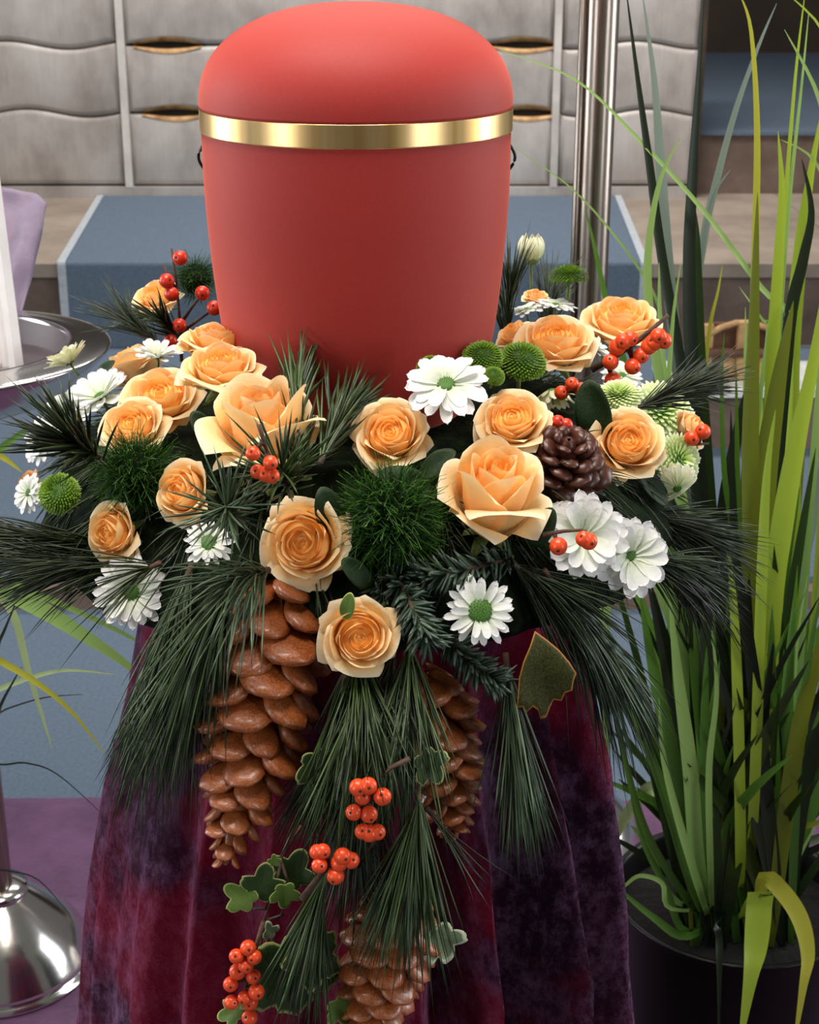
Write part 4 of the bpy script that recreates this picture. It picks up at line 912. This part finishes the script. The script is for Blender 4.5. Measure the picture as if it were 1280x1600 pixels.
# the tall blades that show against the altar
for (pix, Y, wp, key, bx) in [
    ([(1190, 1200), (1205, 950), (1222, 820), (1245, 690), (1272, 560), (1300, 380)], 1.34, 34, 'b_lime', .02),
    ([(1180, 1150), (1182, 950), (1190, 780), (1215, 600), (1240, 470)], 1.37, 46, 'b_olive', .015),
    ([(1174, 1150), (1176, 950), (1172, 700), (1178, 500), (1184, 300)], 1.36, 30, 'b_olive', .01),
    ([(1157, 1333), (1153, 1106), (1146, 940), (1136, 845)], 1.33, 17, 'b_lime', .0),
    ([(1170, 1200), (1168, 900), (1172, 640), (1180, 400), (1183, 200), (1174, 50), (1157, -8)], 1.38, 12, 'b_yellow', .0),
    ([(1195, 1150), (1200, 850), (1205, 600), (1216, 420), (1222, 300), (1216, 205)], 1.38, 20, 'b_lime', .01),
    ([(1200, 1150), (1198, 820), (1210, 560), (1226, 330), (1243, 120), (1258, -10)], 1.40, 8, 'b_lime', .015),
    ([(1205, 1150), (1208, 820), (1216, 560), (1232, 330), (1252, 140), (1264, 20)], 1.41, 7, 'b_light', .02),
    ([(1230, 1150), (1238, 850), (1236, 580), (1250, 400), (1264, 290), (1285, 170)], 1.42, 26, 'b_lime', .03),
    ([(1215, 1150), (1213, 900), (1203, 700), (1205, 560), (1230, 490), (1190, 450), (1100, 330), (1000, 220), (900, 125), (780, 78)], 1.40, 9, 'b_light', .01),
    ([(1220, 1150), (1218, 800), (1232, 520), (1254, 410), (1268, 330), (1253, 248)], 1.40, 20, 'b_dark', .02),
    ([(1130, 1250), (1100, 900), (1068, 600), (1034, 400), (1014, 250), (996, 120), (978, -20)], 1.40, 16, 'b_dark', -.01),
    ([(1135, 1250), (1105, 900), (1082, 600), (1076, 420), (1081, 280), (1090, 140), (1100, -30)], 1.42, 22, 'b_dark', -.01),
    ([(1140, 1250), (1115, 900), (1092, 600), (1087, 450), (1086, 360), (1078, 290)], 1.43, 26, 'b_deep', .0),
    ([(1130, 1250), (1098, 900), (1060, 580), (1042, 400), (1032, 250), (1022, 120), (1004, -10)], 1.43, 20, 'b_grey', -.01),
    ([(1138, 1250), (1108, 800), (1088, 500), (1100, 370), (1120, 280), (1150, 170), (1186, 70), (1214, 5)], 1.45, 13, 'b_grey', .0),
    ([(1138, 1250), (1108, 800), (1090, 480), (1112, 320), (1142, 264)], 1.45, 8, 'b_grey', .0),
    ([(1125, 1250), (1080, 900), (1035, 620), (1014, 480), (1014, 380), (1032, 280), (1063, 215)], 1.36, 15, 'b_light', -.02),
    ([(1125, 1250), (1085, 900), (1045, 660), (1032, 520), (1030, 410)], 1.37, 16, 'b_light', -.02),
    ([(1125, 1250), (1085, 900), (1047, 680), (1050, 520), (1064, 410)], 1.38, 10, 'b_light', -.02),
    ([(1120, 1250), (1090, 900), (1060, 680), (1035, 560), (1030, 480), (985, 400), (900, 300), (806, 232)], 1.46, 5, 'b_light', -.02),
    ([(1118, 1250), (1060, 900), (990, 620), (950, 480), (930, 390), (914, 322)], 1.45, 11, 'b_green', -.02),
    ([(1130, 1250), (1110, 900), (1100, 640), (1108, 520), (1122, 455), (1129, 415)], 1.46, 7, 'b_yellow', .0),
    ([(1150, 1250), (1150, 900), (1132, 740), (1128, 600), (1132, 520)], 1.42, 9, 'b_green', .0),
    ([(1170, 1250), (1185, 900), (1180, 700), (1200, 520), (1192, 500), (1155, 448)], 1.39, 8, 'b_light', .0),
    ([(1240, 1150), (1265, 800), (1290, 500), (1300, 300), (1282, 160), (1226, 46)], 1.40, 13, 'b_light', .03),
    ([(1250, 1150), (1290, 700), (1320, 300), (1300, 80), (1232, -10)], 1.42, 8, 'b_lime', .03),
    ([(1250, 1150), (1290, 800), (1310, 500), (1300, 330), (1272, 250), (1220, 218)], 1.42, 8, 'b_light', .03),
    ([(1215, 1250), (1228, 1000), (1250, 880), (1275, 780), (1300, 650)], 1.45, 30, 'b_grey', .02),
    ([(1178, 1250), (1190, 900), (1198, 740), (1212, 640)], 1.33, 18, 'b_lime', .01),
    ([(1150, 1250), (1120, 1000), (1130, 800), (1160, 640), (1172, 600)], 1.43, 26, 'b_dark', .0),
    ([(1160, 1250), (1165, 1000), (1195, 760), (1212, 560)], 1.44, 36, 'b_deep', .0),
    ([(1200, 1350), (1225, 1250), (1238, 1120), (1246, 1000), (1262, 900)], 1.36, 8, 'b_light', .03),
    ([(1215, 1400), (1240, 1320), (1262, 1230), (1285, 1150)], 1.36, 14, 'b_green', .04),
    ([(1215, 1410), (1248, 1340), (1285, 1270)], 1.35, 7, 'b_light', .04)]:
    pblade(pix, Y, wp, key, True, random.uniform(-.4, .4), bx, random.uniform(-.03, .03))
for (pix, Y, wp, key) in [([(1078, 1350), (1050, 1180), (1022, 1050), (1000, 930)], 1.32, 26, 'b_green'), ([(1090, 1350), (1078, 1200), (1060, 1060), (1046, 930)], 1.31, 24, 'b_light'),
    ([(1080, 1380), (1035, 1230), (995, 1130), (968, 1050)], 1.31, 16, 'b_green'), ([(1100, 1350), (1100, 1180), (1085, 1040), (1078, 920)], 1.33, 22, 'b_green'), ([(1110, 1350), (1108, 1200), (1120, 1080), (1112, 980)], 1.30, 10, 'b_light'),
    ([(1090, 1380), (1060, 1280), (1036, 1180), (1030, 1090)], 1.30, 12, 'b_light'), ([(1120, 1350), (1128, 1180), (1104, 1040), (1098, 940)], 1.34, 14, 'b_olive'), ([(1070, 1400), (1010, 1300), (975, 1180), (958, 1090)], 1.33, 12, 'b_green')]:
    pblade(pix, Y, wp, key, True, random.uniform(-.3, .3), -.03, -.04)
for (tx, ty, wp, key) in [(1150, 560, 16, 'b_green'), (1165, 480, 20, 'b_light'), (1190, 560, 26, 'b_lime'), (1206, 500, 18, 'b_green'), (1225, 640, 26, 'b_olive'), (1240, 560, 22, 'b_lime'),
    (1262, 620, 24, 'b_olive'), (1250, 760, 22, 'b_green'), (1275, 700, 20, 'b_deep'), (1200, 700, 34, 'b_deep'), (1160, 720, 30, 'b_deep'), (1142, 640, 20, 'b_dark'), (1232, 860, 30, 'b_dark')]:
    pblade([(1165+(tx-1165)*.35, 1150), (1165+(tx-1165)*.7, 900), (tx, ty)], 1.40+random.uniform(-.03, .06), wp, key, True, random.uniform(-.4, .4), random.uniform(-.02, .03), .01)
# blades low at the pot
pblade([(1075, 1462), (1020, 1432), (952, 1376)], 1.32, 13, 'b_green')
pblade([(1072, 1455), (1040, 1385), (1005, 1315), (985, 1240)], 1.33, 11, 'b_green')
pblade([(1050, 1420), (1035, 1380), (1000, 1368), (975, 1385), (957, 1398)], 1.31, 7, 'b_light')
pblade([(1060, 1410), (1015, 1330), (996, 1300), (985, 1290)], 1.34, 9, 'b_light')
pblade([(1110, 1200), (1050, 960), (1000, 850), (960, 850), (945, 950), (945, 1120), (957, 1350)], [1.36, 1.24], 26, 'b_light')
pblade([(1080, 1300), (1030, 1235), (1000, 1245), (965, 1300), (950, 1360)], [1.38, 1.42], 24, 'b_pale')
pblade([(1185, 1395), (1185, 1418), (1180, 1480), (1172, 1530), (1155, 1640)], [1.28, 1.235], 40, 'b_lime', True, 0, 0, -.03)
pblade([(1192, 1372), (1222, 1392), (1250, 1435), (1262, 1490), (1255, 1540), (1240, 1640)], [1.29, 1.24], 27, 'b_yellow', True, 0, .02, -.03)
pblade([(1122, 1440), (1124, 1470), (1124, 1530), (1123, 1640)], [1.29, 1.25], 11, 'b_dark')
rs = random.Random(11)
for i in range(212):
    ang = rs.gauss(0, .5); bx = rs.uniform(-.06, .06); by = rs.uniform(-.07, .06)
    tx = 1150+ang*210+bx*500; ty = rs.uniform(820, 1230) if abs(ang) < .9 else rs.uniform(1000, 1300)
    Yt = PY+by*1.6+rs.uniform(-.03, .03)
    k_ = rs.random(); key = 'b_dark' if k_ < .30 else 'b_deep' if k_ < .68 else 'b_green' if k_ < .90 else 'b_olive'  # mostly dark keys: shade inside the clump put into the blade colour
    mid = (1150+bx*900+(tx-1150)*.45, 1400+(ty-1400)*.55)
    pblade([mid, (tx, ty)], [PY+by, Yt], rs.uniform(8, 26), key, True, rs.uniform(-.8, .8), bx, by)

# second grass plant, mostly beyond the left edge
lp = Vector((-.62, 1.42, .009))
lg = root('potted_grass', 'pale grass plant reaching in from the left edge beside the drape', 'potted plant', T(lp))
ob('soil', SOILM, ob('pot', POTM, lg))
for (pix, Y, wp, key) in [
    ([(-60, 900), (0, 918), (60, 948), (120, 985), (190, 1032), (270, 1100)], 1.22, 30, 'b_light'), ([(-60, 885), (0, 906), (70, 932), (190, 988), (260, 1030)], 1.24, 13, 'b_light'),
    ([(-50, 890), (0, 930), (25, 970), (45, 1050), (65, 1115), (82, 1172)], 1.26, 13, 'b_pale'), ([(-60, 1000), (0, 1032), (60, 1068), (115, 1115), (165, 1180)], 1.20, 11, 'b_yellow'),
    ([(-60, 1105), (0, 1076), (60, 1055), (110, 1047), (182, 1054)], 1.28, 8, 'b_pale'), ([(-60, 860), (-10, 872), (22, 866)], 1.25, 14, 'b_light'),
    ([(-60, 740), (0, 702), (35, 676), (60, 655)], 1.24, 14, 'b_green'), ([(-60, 690), (0, 712), (35, 738)], 1.22, 14, 'b_yellow'),
    ([(-40, 1130), (10, 1108), (70, 1090), (130, 1085)], 1.34, 2.5, 'b_dark'), ([(-20, 1190), (40, 1192), (90, 1210), (160, 1272)], 1.34, 2.5, 'b_dark'),
    ([(-30, 1180), (0, 1105), (18, 1070), (34, 1042)], 1.22, 5, 'b_dark'), ([(-30, 1060), (0, 1000), (14, 968), (34, 918)], 1.22, 5, 'b_dark'), ([(-60, 1350), (10, 1360), (60, 1375), (110, 1430)], 1.38, 2.5, 'b_dark')]:
    P = [at(x, y, Y) for x, y in pix]; P = [lp+Vector((rs.uniform(-.03, .03), rs.uniform(-.03, .03), ph_-.03)), lp.lerp(P[0], .6)+Vector((0, 0, .22))]+P
    blade(P, wp*mpp(P[3]), key, lg, lp)
for i in range(24):
    a_ = rs.uniform(0, 6.28); t = Vector((math.cos(a_), math.sin(a_), 0)); h = rs.uniform(.35, .6); bs = lp+t*.04+Vector((0, 0, ph_-.03))
    if t.x > .3: continue
    blade([bs, bs+t*.05+Vector((0, 0, h*.6)), bs+t*.18+Vector((0, 0, h))], .010, rs.choice(['b_light', 'b_green', 'b_deep']), lg, lp)
